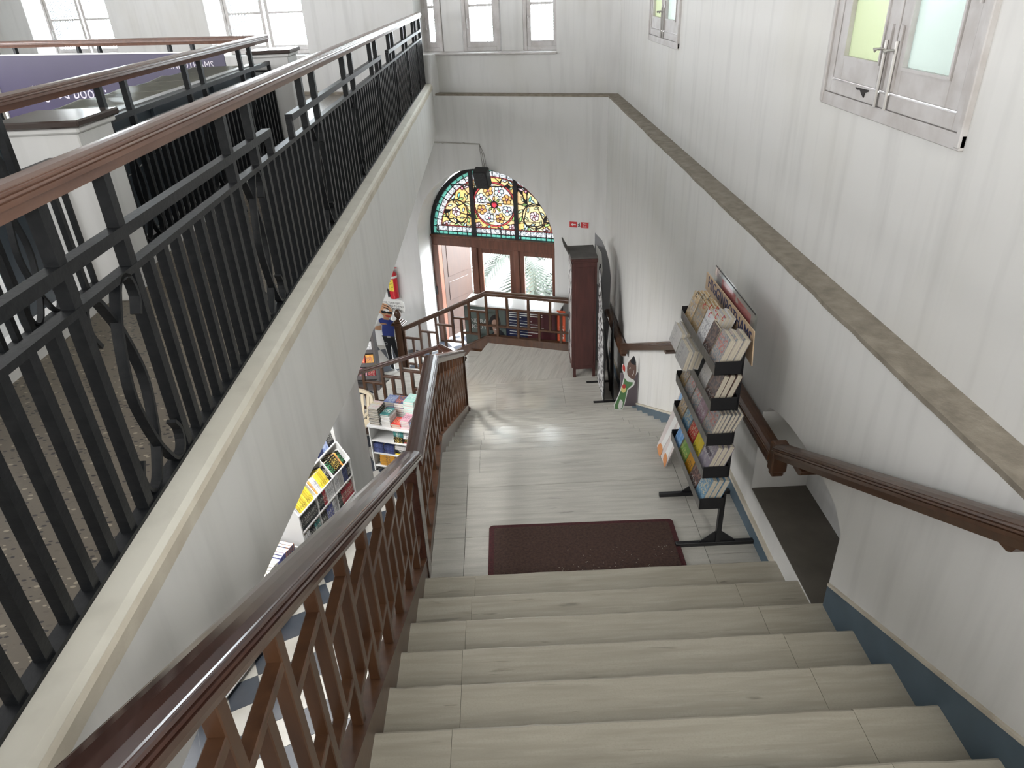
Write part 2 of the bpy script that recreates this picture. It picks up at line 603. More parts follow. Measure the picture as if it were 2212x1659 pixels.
C2 = V((-2.22, 7.8, 0))
FL = C2 + BU * 9
b9 = bw(12, 0.12, 0)
poly = [(-1.10, -6), (-1.10, 11.62), (b9.x, b9.y), (FL.x, FL.y), (C2.x, C2.y), (-2.22, -6)]
tag(MB().prism(poly, MX.Identity(4), 4.12, UF).build('floor_gallery', mt, org=(0, 0, 0)), kind='structure')
tag(MB().box(-1.10, 2.05, -6, -0.42, 4.12, UF).build('floor_stair_head', mt, org=(0, 0, 0)), kind='structure')
# white kerb and fascia beam of the gallery edge
KERB = 4.563
kp = [(-1.085, 4.385), (-1.085, KERB - .004), (-1.05, KERB), (-0.965, KERB - .006), (-0.95, KERB - .02), (-0.95, 4.503), (-1.084, 4.503), (-1.084, 4.385)]
mxz = frame(V((0, 0, 0)), V((1, 0, 0)), V((0, 0, 1)), V((0, 1, 0)))
tag(MB().prism(kp, mxz, -6, 11.50).build('trim_1', plaster('kerb_whitewash', (0.66, 0.64, 0.57), (0.50, 0.46, 0.37), 0.6), bevel=0.004), 'whitewashed kerb under the black iron gallery railing', kind='structure')
band = MB()
ys = [-6 + 17.5 * i / 90 for i in range(91)]
lo = [4.488 + rng.uniform(-.006, .006) for _ in ys]
for i in range(90):
    for a, b in ((0, 0),):
        y0, y1 = ys[i], ys[i + 1]
        vs = [(-0.950, y0, KERB - .022), (-0.950, y1, KERB - .022), (-0.938, y1, KERB - .03), (-0.938, y0, KERB - .03), (-0.938, y1, lo[i + 1]), (-0.938, y0, lo[i]), (-0.958, y1, lo[i + 1] - .006), (-0.958, y0, lo[i] - .006)]
        band.add(vs, [(0, 3, 2, 1), (3, 5, 4, 2), (5, 7, 6, 4)])
tag(band.build('trim_2', CREAM), 'tan dirt-stained band along the gallery kerb', kind='structure')
fz = [(-6, 4.03), (0.9, 4.01), (2.04, 3.935), (2.9, 3.853), (3.9, 3.725), (5.66, 3.715), (8.0, 3.76), (10.9, 3.805), (11.7, 3.81)]
fp = [(11.7, 4.50), (-6, 4.50)] + fz
tag(MB().prism(fp, yz(-1.094), 0, 0.144).build('wall_fascia', WALL), 'white plastered fascia beam below the gallery edge', kind='structure')
tag(MB().box(-2.32, -2.18, -6, 7.86, UF, UF + 0.11).build('trim_3', WALL2), kind='structure')
tag(MB().box(0, 9, -0.08, 0.06, UF, UF + .11, frame(C2, BU, BN)).build('trim_4', WALL2), kind='structure')

# ---- right wall: thick below the ledge with an arched niche, thinner above with two windows
NY0, NY1, NZ0 = 2.59, 3.71, 2.862
mid = 3.15
arcpts = []
for i in range(0, 13):
    t = i / 12
    y = NY0 + (NY1 - NY0) * t
    arcpts.append((y, 3.455 + 0.155 * math.sqrt(max(0, 1 - ((y - mid) / 0.56) ** 2)) if 0 < t < 1 else 3.455))
near = [(-6, 0), (mid, 0), (mid, NZ0), (NY0, NZ0)] + arcpts[:7] + [(mid, LG), (-6, LG)]
far = [(mid, 0), (10.75, 0), (10.75, LG), (mid, LG)] + arcpts[6:] + [(NY1, NZ0), (mid, NZ0)]
wr = struct('wall_right', (RW, 3, 0))
MB().prism(near, yz(RW), 0, 0.36).build('wall_panel', WALL, wr)
MB().prism(far, yz(RW), 0, 0.36).build('wall_panel', WALL, wr)
MB().box(RW + .36, RW + .55, -6, 10.9, 0, LG).build('niche_back', WALL2, wr)
MB().box(RW + .002, RW + .36, NY0 + .002, NY1 - .002, NZ0 - .05, NZ0 + .004).build('niche_floor', MARBLE_D, wr)
led = MB()
ys = [-6 + 16.55 * i / 110 for i in range(111)]
wob = [rng.uniform(-.006, .004) for _ in ys]
for i in range(110):
    x0a, x0b = RW - .004 + wob[i], RW - .004 + wob[i + 1]
    led.add([(x0a, ys[i], LG - .012), (x0b, ys[i + 1], LG - .012), (x0b, ys[i + 1], LG + .012), (x0a, ys[i], LG + .012), (RU + .01, ys[i], LG + .016), (RU + .01, ys[i + 1], LG + .016)],
            [(0, 1, 2, 3), (3, 2, 5, 4)])
tag(led.build('trim_5', GRIME), 'grimy stone ledge along the right wall', kind='structure')
WZ0, WZ1 = 5.28, 7.3
ru = struct('wall_right_upper', (RU, 3, LG))
pc = MB()
ed = [-6, 2.68, 3.88, 7.20, 8.52, 10.9]
for i in range(5):
    if i % 2 == 0:
        pc.box(RU, RU + .38, ed[i], ed[i + 1], LG, 8.3)
    else:
        pc.box(RU, RU + .38, ed[i], ed[i + 1], LG, WZ0); pc.box(RU, RU + .38, ed[i], ed[i + 1], WZ1, 8.3)
pc.build('wall_panel', WALL, ru)

# ---- back wall: lower part with the arched doorway, ledge, upper part with window recesses
AC, AR, AZ = 2.018, 1.202, 2.13
bp = [(-0.25, 0), (AC - AR, 0)] + arc((AC, AZ), AR, math.pi, 0, 28)[::1]
bp = [(-0.25, 0), (AC - AR, 0)] + [(AC - AR * math.cos(math.pi * i / 32), AZ + AR * math.sin(math.pi * i / 32)) for i in range(33)] + [(AC + AR, 0), (12, 0), (12, LG), (-0.25, LG)]
bm_ = frame(BO, BU, V((0, 0, 1)), BN)
tag(MB().prism(bp, bm_, 0, 0.75).build('wall_back', WALL2, org=tuple(bw(4, 0, 0))), kind='structure')
MBm = bwm()
tag(MB().box(-0.2, 12, -0.006, 0.16, LG - .012, LG + .014, MBm).build('trim_6', GRIME), 'thin dirty ledge line across the back wall', kind='structure')
ub = MB()
BZ0, BZ1 = 4.95, 7.0
ed = [-0.25, 0.80, 2.97, 4.87, 6.72, 8.78, 10.70, 12.5]
for i in range(7):
    if i % 2 == 0:
        ub.box(ed[i], ed[i + 1], .15, .75, LG, 8.3, MBm)
    else:
        ub.box(ed[i], ed[i + 1], .15, .75, LG, BZ0, MBm); ub.box(ed[i], ed[i + 1], .15, .75, BZ1, 8.3, MBm)
# piers between the three windows, set back
ub.box(2.335, 2.655, .42, .75, BZ0, BZ1, MBm); ub.box(1.385, 1.722, .42, .75, BZ0, BZ1, MBm)
tag(ub.build('wall_back_upper', WALL2, org=tuple(bw(4, 0, LG))), kind='structure')
tag(MB().box(.79, 2.99, .11, .45, BZ0 - .02, BZ0 + .004, MBm).build('trim_7', WPAINT, bevel=.004), 'painted sill under the three gallery windows', kind='structure')
tag(MB().box(2.66, 2.86, -.06, .16, 4.38, 4.95, MBm).build('trim_8', WALL2, bevel=.005), 'short white pier at the end of the gallery railing', kind='structure')
# remaining shell (out of view) so that daylight only enters where the building lets it in
tag(MB().box(-10.2, -10, -7, 16.5, 0, 8.3).build('wall_left', WALL), kind='structure')
hb = MB()
hb.box(-10, 2.1, -6.3, -6.1, 0, 8.3)
hb.build('wall_behind', WALL)['kind'] = 'structure'
tag(MB().box(-10.2, 2.1, -6.3, 16.5, 8.3, 8.45).build('ceiling', WHITE), kind='structure')

# ---- stairs
SR, ST = 0.13923, 0.30
XL = -0.566


def tread_mesh(x0, x1, d, key, m, cache={}):
    if key not in cache:
        w = x1 - x0
        mb = MB()
        n = max(2, int(w / .06))
        r = random.Random(len(cache) + 3)
        # worn front edge: slightly wavy nosing
        fr = [r.uniform(-.004, .002) for _ in range(n + 1)]
        vs = []
        for i in range(n + 1):
            x = w * i / n - w / 2
            vs += [(x, -d, 0), (x, fr[i] - .013, 0), (x, fr[i] - .004, -.0045), (x, fr[i], -.013), (x, fr[i], -.034), (x, -d, -.034)]
        fs = []
        for i in range(n):
            for k in range(6):
                a = i * 6 + k; b = i * 6 + (k + 1) % 6
                fs.append((a, a + 6, b + 6, b))
        fs.append([0, 1, 2, 3, 4, 5]); fs.append([n * 6 + k for k in (5, 4, 3, 2, 1, 0)])
        mb.add(vs, fs)
        cache[key] = meshdata(mb, 'tread', m)
    return cache[key]


def flight(name, label, y0, z0, n, rise, run, up):
    """steps across x; nose k at y0 -/+ run*k"""
    root = struct(name, (0.5, y0, z0), label)
    W_ = WM[root].inverted()
    body = MB()
    for k in range(n):
        y = y0 - run * k if up else y0 + run * k
        z = z0 + rise * k if up else z0 - rise * k
        jl = -0.275 + rng.uniform(-.012, .012); jr = 1.205 + rng.uniform(-.02, .02)
        if k == 0 and up: jr = 1.16
        for a, b in ((XL, jl - .0007), (jl + .0007, jr - .0007), (jr + .0007, RW)):
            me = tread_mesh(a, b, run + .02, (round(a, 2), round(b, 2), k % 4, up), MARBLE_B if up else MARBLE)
            c = (a + b) / 2
            o = inst(me, 'tread', root, W_ @ MX.Translation((c, y, z)))
            o.scale = ((b - a) / me.get('w', b - a), 1, 1)
        body.box(XL, RW, y - .035, y - .015, z - rise, z - .034)
    body.build('risers', MARBLE, root)
    return root


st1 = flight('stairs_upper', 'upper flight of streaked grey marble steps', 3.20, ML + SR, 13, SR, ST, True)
MB().prism([(3.18, ML), (-0.55, ML + 13 * SR - .04), (-0.9, ML + 13 * SR - .04), (-0.9, ML + 12 * SR - .35), (3.2, ML - .2), (3.2, ML)][::-1] , yz(XL), .01, 2.09).build('stair_slab', WALL2, st1)
st2 = flight('stairs_lower', 'lower flight of streaked grey marble steps', 4.73, ML, 12, 0.15, ST, False)
MB().prism([(4.6, ML - .05), (8.0, LL + .06), (8.0, LL - .2), (4.6, ML - .35)], yz(XL), .01, 2.09).build('stair_slab', WALL2, st2)
# nosing k=0 of the lower flight is the landing edge, so its tread is part of the landing
ld = struct('landing_mid', (0.5, 4, ML - .2), 'middle landing of pale streaked marble slabs')
_wl = WM[ld].inverted()
MB().box(XL, RW, 3.10, 4.44, ML - .22, ML - .034).build('landing_slab', WALL2, ld)
for x0, x1, yy in ((XL, -0.352, (3.15, 3.69, 4.05, 4.411)), (-0.352, 1.215, (3.15, 3.69, 4.235, 4.411)), (1.215, RW, (3.15, 3.42, 3.68, 4.05, 4.411))):
    for a, b in zip(yy[:-1], yy[1:]):
        mb = MB().box(x0 + .0015, x1 - .0015, a + .0015, b - .0015, ML - .034, ML)
        o = mb.build('slab', MARBLE, ld)

# lower landing
A0 = V((-0.319, 10.362, 0))
D3 = V((-math.cos(A3), math.sin(A3), 0))
LLP = [(-0.55, 8.03), (RW, 8.03), (RW, 10.362 - (RW + .319) * math.tan(A3)), (A0.x, A0.y), tuple((A0 - N3 * 1.85).xy), (-0.55, 8.22)]
l2 = struct('landing_lower', (0.5, 9, 0), 'lower landing of streaked marble before the arched doorway')
MB().prism(LLP, MX.Identity(4), 0.0, LL - .034).build('landing_block', WALL2, l2)


def slabpoly(poly, z, ang, parent, t=.034, m=MARBLE):
    if len(poly) < 3: return
    cx = sum(p[0] for p in poly) / len(poly); cy = sum(p[1] for p in poly) / len(poly)
    R_ = MX.Translation((cx, cy, z)) @ MX.Rotation(ang, 4, 'Z')
    inv = R_.inverted()
    pl_ = [(inv @ V((p[0] + (cx - p[0]) * .002, p[1] + (cy - p[1]) * .002, z))).xy for p in poly]
    me = meshdata(MB().prism([tuple(p) for p in pl_], MX.Identity(4), -t, 0), 'slab', m)
    inst(me, 'slab', parent, WM[parent].inverted() @ R_)


SA = (A0 - N3 * 1.75)
seam = V((math.cos(rad(4)), math.sin(rad(4)), 0)); sn = V((-seam.y, seam.x, 0))
nearp = clip([(p[0], p[1], 0) for p in LLP], SA + V((0, .25, 0)), -sn)
farp = clip([(p[0], p[1], 0) for p in LLP], SA + V((0, .25, 0)), sn)
for a, b in ((-1.2, -.2), (-.2, .75), (.75, 1.9)):
    q = clip(clip(nearp, (a, 0, 0), (1, 0, 0)), (b, 0, 0), (-1, 0, 0))
    slabpoly(q, LL, 0, l2)
for a, b in ((-.1, .62), (.62, 1.25), (1.25, 2.6)):
    q = clip(clip(farp, A0 + E3 * a, E3), A0 + E3 * b, -E3)
    slabpoly(q, LL, rad(90) - A3, l2)

# third flight, down to the shop floor
st3 = struct('stairs_shop', tuple(A0 - N3 + V((0, 0, 0))), 'short marble flight turning down to the shop floor')
R3 = LL / 5
m3 = frame(A0, D3, -N3)
for j in range(1, 5):
    z = LL - R3 * j
    e_ = .30 * j if j < 4 else 1.60
    MB().box(.30 * (j - 1) - .02, e_, 0.05, 1.80, z - .034, z, m3).build('tread', MARBLE, st3)
    MB().box(.30 * (j - 1), e_ - .02, 0.05, 1.80, 0, z - .036, m3).build('step_block', WALL2, st3)
# ---- blue dado along the stairs on the right wall
bb = MB()
p1, p2 = ax(1787, 1265, 1.543), ax(2212, 1612, 1.543)
sl = (p2.z - p1.z) / (p2.y - p1.y)
yn = -0.4
bb.prism([(p1.y, p1.z - .2), (p1.y, p1.z), (yn, p1.z + sl * (yn - p1.y)), (yn, p1.z + sl * (yn - p1.y) - .42)], yz(1.543), 0, .012)
o_ = bb.build('baseboard_right', BLUE); tag(o_, 'blue-grey dado beside the upper marble steps', kind='structure')
MB().prism([(p1.y, p1.z), (p1.y, p1.z + .016), (yn, p1.z + sl * (yn - p1.y) + .016), (yn, p1.z + sl * (yn - p1.y))], yz(1.541), 0, .015).build('cap_strip', CREAM, o_)
b2 = MB().prism([(3.2, ML), (4.45, ML), (4.73, ML), (8.03, ML - .15 * 11 - .16), (8.03, LL), (9.7, LL), (9.7, LL + .13), (8.05, LL + .16), (4.73, ML + .13), (3.2, ML + .10)], yz(1.535), 0, .02).build('baseboard_right_lower', BLUE)
tag(b2, 'blue-grey dado along the middle landing and the lower steps', kind='structure')
MB().prism([(3.2, ML + .10), (4.73, ML + .13), (8.05, LL + .16), (9.7, LL + .13), (9.7, LL + .15), (8.05, LL + .182), (4.73, ML + .152), (3.2, ML + .125)], yz(1.532), 0, .024).build('cap_strip', CREAM, b2)

# ---- shop column
tag(MB().lathe([(.235, 0), (.235, 3.9), (.26, 4.0), (.26, 4.12)], (-2.045, 7.42, 0), 28).build('column', WALL2, smooth=True), 'round white column standing beside the book table', 'column', kind='structure')

# ---- gallery pillars with dark stone caps
for (x0, x1, y0, y1), lb in (((-2.42, -2.06, 3.70, 4.06), 'white gallery pillar nearest the stairs'), ((-2.42, -2.06, 7.86, 8.22), 'white gallery pillar at the corner of the inner railing')):
    p = struct('pillar', ((x0 + x1) / 2, (y0 + y1) / 2, UF), lb)
    MB().box(x0, x1, y0, y1, UF, 5.27).build('shaft', WALL2, p, bevel=.006)
    MB().box(x0 - .02, x1 + .02, y0 - .02, y1 + .02, 5.27, 5.30).build('moulding', WALL2, p, bevel=.008)
    MB().box(x0 - .04, x1 + .04, y0 - .04, y1 + .04, 5.30, 5.335).build('cap', mat('dark_polished_cap', (.06, .045, .04), .2), p, bevel=.008)
# ================================================================== RAILINGS
HP = [(-.034, -.075), (.034, -.075), (.040, -.045), (.052, -.043), (.052, -.030), (.0465, -.0285), (.0465, -.0265), (.051, -.025), (.049, -.020), (.0435, -.0185), (.0435, -.0165), (.0475, -.015), (.044, -.011), (.039, -.0095), (.039, -.0075), (.036, -.006), (.020, -.001), (0, 0),
      (-.020, -.001), (-.036, -.006), (-.039, -.0075), (-.039, -.0095), (-.044, -.011), (-.0475, -.015), (-.0435, -.0165), (-.0435, -.0185), (-.049, -.020), (-.051, -.025), (-.0465, -.0265), (-.0465, -.0285), (-.052, -.030), (-.052, -.043), (-.040, -.045)]


def scaled(prof, k, kz=None):
    return [(a * k, b * (kz or k)) for a, b in prof]


def lattice(root, P, Q, hz, bz, n, sec=.042, first=True, last=True):
    """stepped timber lattice between plan points P and Q; hz, bz = (z at P, z at Q) of handrail underside and stringer top"""
    P = V((P[0], P[1], 0)); Q = V((Q[0], Q[1], 0)); d = Q - P
    side = V((d.y, -d.x, 0)).normalized()
    H = lambda t: hz[0] + (hz[1] - hz[0]) * t
    B = lambda t: bz[0] + (bz[1] - bz[0]) * t
    at = lambda t: P + d * t
    up = .20; dn = .17
    lev = lambda t: H(t) - up
    low = lambda t: B(t) + dn
    T = [i / n for i in range(n + 1)]
    for i, t in enumerate(T):
        if (i == 0 and not first) or (i == n and not last): continue
        p = at(t)
        z0 = low(t) if 0 < i < n else B(t)
        MB().bar(p + V((0, 0, z0)), p + V((0, 0, H(t) + .01)), sec, sec, tuple(side)).build('baluster', TEAK_M, root, bevel=.003)
    for i in range(n):
        tb = (i + .5) / n
        p = at(tb)
        MB().bar(p + V((0, 0, B(tb) - .01)), p + V((0, 0, lev(tb))), sec, sec, tuple(side)).build('baluster', TEAK_M, root, bevel=.003)
        MB().bar(at(T[i]) + V((0, 0, lev(tb))), at(T[i + 1]) + V((0, 0, lev(tb))), sec * .95, sec * .8).build('crosspiece', TEAK_M, root, bevel=.003)
    for i in range(n + 1):
        t = T[i]; ta = max(0, t - .5 / n); tb_ = min(1, t + .5 / n)
        if tb_ - ta < 1e-6: continue
        MB().bar(at(ta) + V((0, 0, low(t))), at(tb_) + V((0, 0, low(t))), sec * .95, sec * .8).build('crosspiece', TEAK_M, root, bevel=.003)


SP = [(-.028, -.26), (.034, -.26), (.034, -.02), (.040, -.015), (.040, 0), (-.036, 0), (-.036, -.015), (-.030, -.02)]
XR = -0.60
# upper flight
r1 = thing('stair_balustrade', 'dark polished teak balustrade with lattice beside the upper marble steps', 'balustrade', (XR, 3.3, ML), group=None)
zt = lambda y: 3.47 + .513 * (3.45 - y)
MB().sweep(scaled(HP, 1.22, 1.25), [(XR, -0.45, zt(-.45)), (XR, 3.45, zt(3.45))]).build('handrail', TEAK, r1)
bs = lambda y: ML + SR + (3.2 - y) * .464 + .105
MB().sweep(SP, [(XR, -0.45, bs(-.45)), (XR, 3.30, bs(3.30))]).build('stringer', TEAK_M, r1)
lattice(r1, (XR, -0.30), (XR, 3.30), (zt(-.3) - .09, zt(3.30) - .09), (bs(-.3), bs(3.30)), 12, last=False)
MB().box(XR - .042, XR + .042, 3.30, 3.42, ML - .02, zt(3.38) - .09).build('end_post', TEAK, r1, bevel=.004)
# middle landing and lower flight
r2 = thing('stair_balustrade', 'dark teak balustrade running down the lower marble flight from the middle landing', 'balustrade', (XR, 4.5, ML))
MB().sweep(scaled(HP, 1.12), [(XR - .005, 3.48, 3.385), (XR, 4.93, 3.345), (XR, 8.10, 1.79)]).build('handrail', TEAK, r2)
MB().sweep(SP, [(XR, 3.43, ML + .11), (XR, 4.80, ML + .11), (XR, 8.06, LL + .23)]).build('stringer', TEAK_M, r2)
lattice(r2, (XR, 3.55), (XR, 4.85), (3.30, 3.27), (ML + .11, ML + .10), 4, first=True)
lattice(r2, (XR, 4.93), (XR, 8.02), (3.27, 1.765), (ML + .06, LL + .25), 10, first=False)
MB().box(XR - .04, XR + .04, 8.03, 8.11, LL, 1.72).build('end_post', TEAK_M, r2, bevel=.004)
# near side of the short flight
r3 = thing('stair_balustrade', 'teak balustrade on the near side of the short flight beside the book table', 'balustrade', (-1.4, 8.8, 0))
pa = V((-0.575, 8.16, 0)); pb = A0 - N3 * 1.87 - D3 * .02; pc_ = pb + D3 * 1.55
MB().sweep(scaled(HP, .9), [pa + V((0, 0, 1.66)), pb + V((0, 0, 1.645)), pc_ + V((0, 0, .985))]).build('handrail', TEAK, r3)
MB().sweep(SP, [pa + V((0, 0, LL + .11)), pb + V((0, 0, LL + .11)), pc_ + V((0, 0, .16))]).build('stringer', TEAK_M, r3)
lattice(r3, pb.xy, pc_.xy, (1.575, .915), (LL + .10, .15), 5)
MB().box(-.05, .05, -.05, .05, 0, 1.08, frame(pc_ + D3 * .05, D3, N3)).build('newel_post', TEAK_M, r3, bevel=.005)
# far side of the short flight and the front of the lower landing
r4 = thing('stair_balustrade', 'teak lattice balustrade with newel post around the lower landing before the doorway', 'balustrade', tuple(A0 + D3 * .5))
B0 = V((0.985, 9.905, 0)) + N3 * .02
An = A0 + N3 * .02
MB().sweep(HP, [B0 + V((0, 0, 1.655)), An + V((0, 0, 1.66)), An + D3 * 1.50 + V((0, 0, .895))]).build('handrail', TEAK_M, r4)
MB().sweep(scaled(SP, 1, 1.2), [B0 + V((0, 0, LL + .13)), An + V((0, 0, LL + .13)), An + D3 * 1.5 + V((0, 0, .03))]).build('stringer', TEAK_M, r4)
lattice(r4, An.xy, B0.xy, (1.58, 1.575), (LL + .13, LL + .13), 4, sec=.04)
lattice(r4, An.xy, (An + D3 * 1.5).xy, (1.58, .815), (LL + .13, .03), 5, sec=.04, first=False)
nw = frame(An + D3 * 1.58, D3, N3)
MB().box(-.062, .062, -.062, .062, 0, .91, nw).build('newel_post', TEAK_M, r4, bevel=.008)
cp = MB()
for a, z0, z1 in ((.075, .91, .93), (.105, .93, .955), (.09, .955, .975), (.06, .975, 1.0), (.035, 1.0, 1.025)):
    cp.box(-a, a, -a, a, z0, z1, nw)
cp.build('newel_cap', TEAK_M, r4, bevel=.008)
MB().lathe([(.02, 0), (.03, .02), (.055, .06), (.062, .10), (.05, .14), (.03, .17), (.0, .18)], tuple(An + D3 * 1.58 + V((0, 0, 1.02))), 16).build('newel_finial', TEAK_M, r4, smooth=True)

# wall handrail on the right
r5 = thing('wall_handrail', 'brown teak handrail fixed along the right stair wall', 'handrail', (1.48, 3.2, ML))
xw = 1.485
MB().sweep(scaled(HP, 1.1, 1.25), [(xw, -0.4, 4.42 + .53 * 1.92), (xw, 1.52, 4.435), (xw, 3.22, 3.55)]).build('handrail', TEAK_M, r5)
MB().sweep(scaled(HP, 1.1, 1.25), [(xw, 3.26, 3.475), (xw, 4.72, 3.47), (xw, 8.16, 1.745)]).build('handrail', TEAK_M, r5)
MB().sweep(scaled(HP, 1.1, 1.25), [(xw, 8.18, 1.66), (xw, 10.15, 1.63)]).build('handrail', TEAK_M, r5)
for y, z0, z1 in ((3.24, 3.33, 3.545), (8.18, 1.56, 1.73)):
    d_ = MB()
    d_.box(xw - .045, xw + .045, y - .035, y + .035, z0 + .03, z1)
    d_.box(xw - .035, xw + .035, y - .028, y + .028, z0, z0 + .03)
    d_.build('drop_block', TEAK_M, r5, bevel=.008)
for y, z in ((0.5, 4.94), (1.60, 4.31), (2.95, 3.585), (4.3, 3.385), (5.9, 2.78), (9.2, 1.55)):
    MB().prism([(y - .06, z + .02), (y - .045, z - .012), (y - .03, z - .022), (y + .03, z - .022), (y + .045, z - .012), (y + .06, z + .02)], yz(xw - .03), 0, .10).build('bracket', TEAK_M, r5, bevel=.004)

# ---- black iron gallery railings with teak handrails
bar_me = meshdata(MB().box(-.015, .015, -.015, .015, 0, 1), 'bar', IRON)
post_me = meshdata(MB().box(-.0175, .0175, -.0175, .0175, 0, 1), 'post', IRON)
Hh = 0.61
sA = [(-.105, Hh - .13), (-.128, Hh - .085), (-.118, Hh - .03), (-.085, Hh - .008), (-.05, Hh - .025), (-.018, Hh - .075), (.012, Hh - .135), (.042, Hh - .24), (.05, Hh / 2), (.042, .24), (.012, .135), (-.018, .075), (-.05, .028), (-.085, .012), (-.118, .035), (-.128, .085), (-.105, .125)]
scr = [meshdata(MB().strap(smoothpath([(s * a, .004 * s, b) for a, b in sA], 3), .03, .011, (0, 1, 0)), 'scroll', IRON) for s in (1, -1)]


def iron_rail(name, label, origin, dirv, length, z0, zlow, zmid, ztop, pairs, mids, hscale=.92, full=True):
    root = thing(name, label, 'railing', tuple(origin + V((0, 0, z0))), 0)
    nrm = V((-dirv.y, dirv.x, 0))
    fm = frame(V((origin.x, origin.y, 0)), dirv, nrm)
    W_ = WM[root].inverted() @ fm
    h = zlow - z0
    MB().sweep(scaled(HP, hscale), [fm @ V((0, 0, ztop)), fm @ V((length, 0, ztop))]).build('handrail', TEAK_H, root)
    MB().box(0, length, -.019, .019, zlow - .02, zlow, fm).build('lower_rail', IRON, root)
    MB().box(0, length, -.022, .022, z0, z0 + .012, fm).build('base_bar', IRON, root)
    for a, b in mids:
        MB().box(a, b, -.019, .019, zmid - .032, zmid, fm).build('middle_rail', IRON, root)
        for e in (a, b):
            if 0.02 < e < length - .02:
                inst(bar_me, 'bar', root, W_ @ MX.Translation((e, 0, zlow - .02)) @ MX.Diagonal((1, 1, zmid - zlow, 1)))
    for k, (a, b) in enumerate(pairs):
        for p in (a, b):
            if 0 <= p <= length:
                inst(post_me, 'post', root, W_ @ MX.Translation((p, 0, z0)) @ MX.Diagonal((1, 1, ztop - .06 - z0, 1)))
        c = (a + b) / 2
        if 0.1 < c < length - .1:
            for me in scr:
                inst(me, 'scroll', root, W_ @ MX.Translation((c, 0, z0)) @ MX.Diagonal(((b - a) / .31, 1, h / Hh, 1)))
        nxt = pairs[k + 1][0] if k + 1 < len(pairs) else length
        nb = max(1, round((nxt - b) / .107))
        for i in range(1, nb):
            p = b + (nxt - b) * i / nb
            if 0 <= p <= length:
                inst(bar_me, 'bar', root, W_ @ MX.Translation((p, 0, z0)) @ MX.Diagonal((1, 1, h - .01, 1)))
    return root


TEAK_H = mat('worn_brown_handrail', (0.17, 0.085, 0.055), 0.3, (0.11, 0.05, 0.032), (26, 3, 26), 5, 0.3, 0.7, 0.05, 30, coat=0.25)
XF = -1.056
pairs = [(1.63 + 1.262 * i - .4, 1.94 + 1.262 * i - .4) for i in range(-1, 8)]
pairs = [(a, b) for a, b in pairs if b > .05]
iron_rail('iron_railing', 'long black iron railing with teak handrail along the gallery edge above the stairs', V((XF, .4, 0)), V((0, 1, 0)), 11.05, KERB, 5.183, 5.292, 5.506, pairs,
          [(0.0, 3.04), (3.44, 6.80), (7.35, 11.0)])
MB().box(XF - .02, XF + .02, 11.40, 11.46, KERB, 5.45).build('end_post', IRON, [o for o in col.objects if o.name.startswith('iron_railing')][0])
pairs2 = [(.35 + 1.262 * i, .66 + 1.262 * i) for i in range(0, 7)]
iron_rail('iron_railing', 'black iron inner railing between the white gallery pillars', V((-2.22, 0.2, 0)), V((0, 1, 0)), 7.53, UF + .11, 5.16, 5.25, 5.485, pairs2, [(0.0, 3.1), (3.75, 7.5)])
iron_rail('iron_railing', 'black iron railing across the far side of the atrium', C2 + BU * .03, BU, 8.6, UF + .11, 5.16, 5.25, 5.475, [(.9 + 1.262 * i, 1.2 + 1.262 * i) for i in range(0, 6)], [(0.6, 3.6), (4.2, 8.0)])
# ================================================================== WINDOWS AND DOORS
GL = glassy('clear_pane', (0.95, 0.97, 0.97), 0.93)
FR_G = frosted('pale_green_obscured_glass', (0.20, 0.208, 0.163), 0.05)
FR_W = frosted('white_obscured_glass', (0.20, 0.212, 0.20), 0.05)


def ring(mb, a0, a1, b0, b1, w, d0, d1, mx, wb=None):
    """rectangular frame in local (x, z) of mx with member width w, depth d0..d1 along local y"""
    wb = wb or w
    mb.box(a0, a0 + w, d0, d1, b0, b1, mx); mb.box(a1 - w, a1, d0, d1, b0, b1, mx)
    mb.box(a0 + w, a1 - w, d0, d1, b0, b0 + wb, mx); mb.box(a0 + w, a1 - w, d0, d1, b1 - w, b1, mx)
    return mb


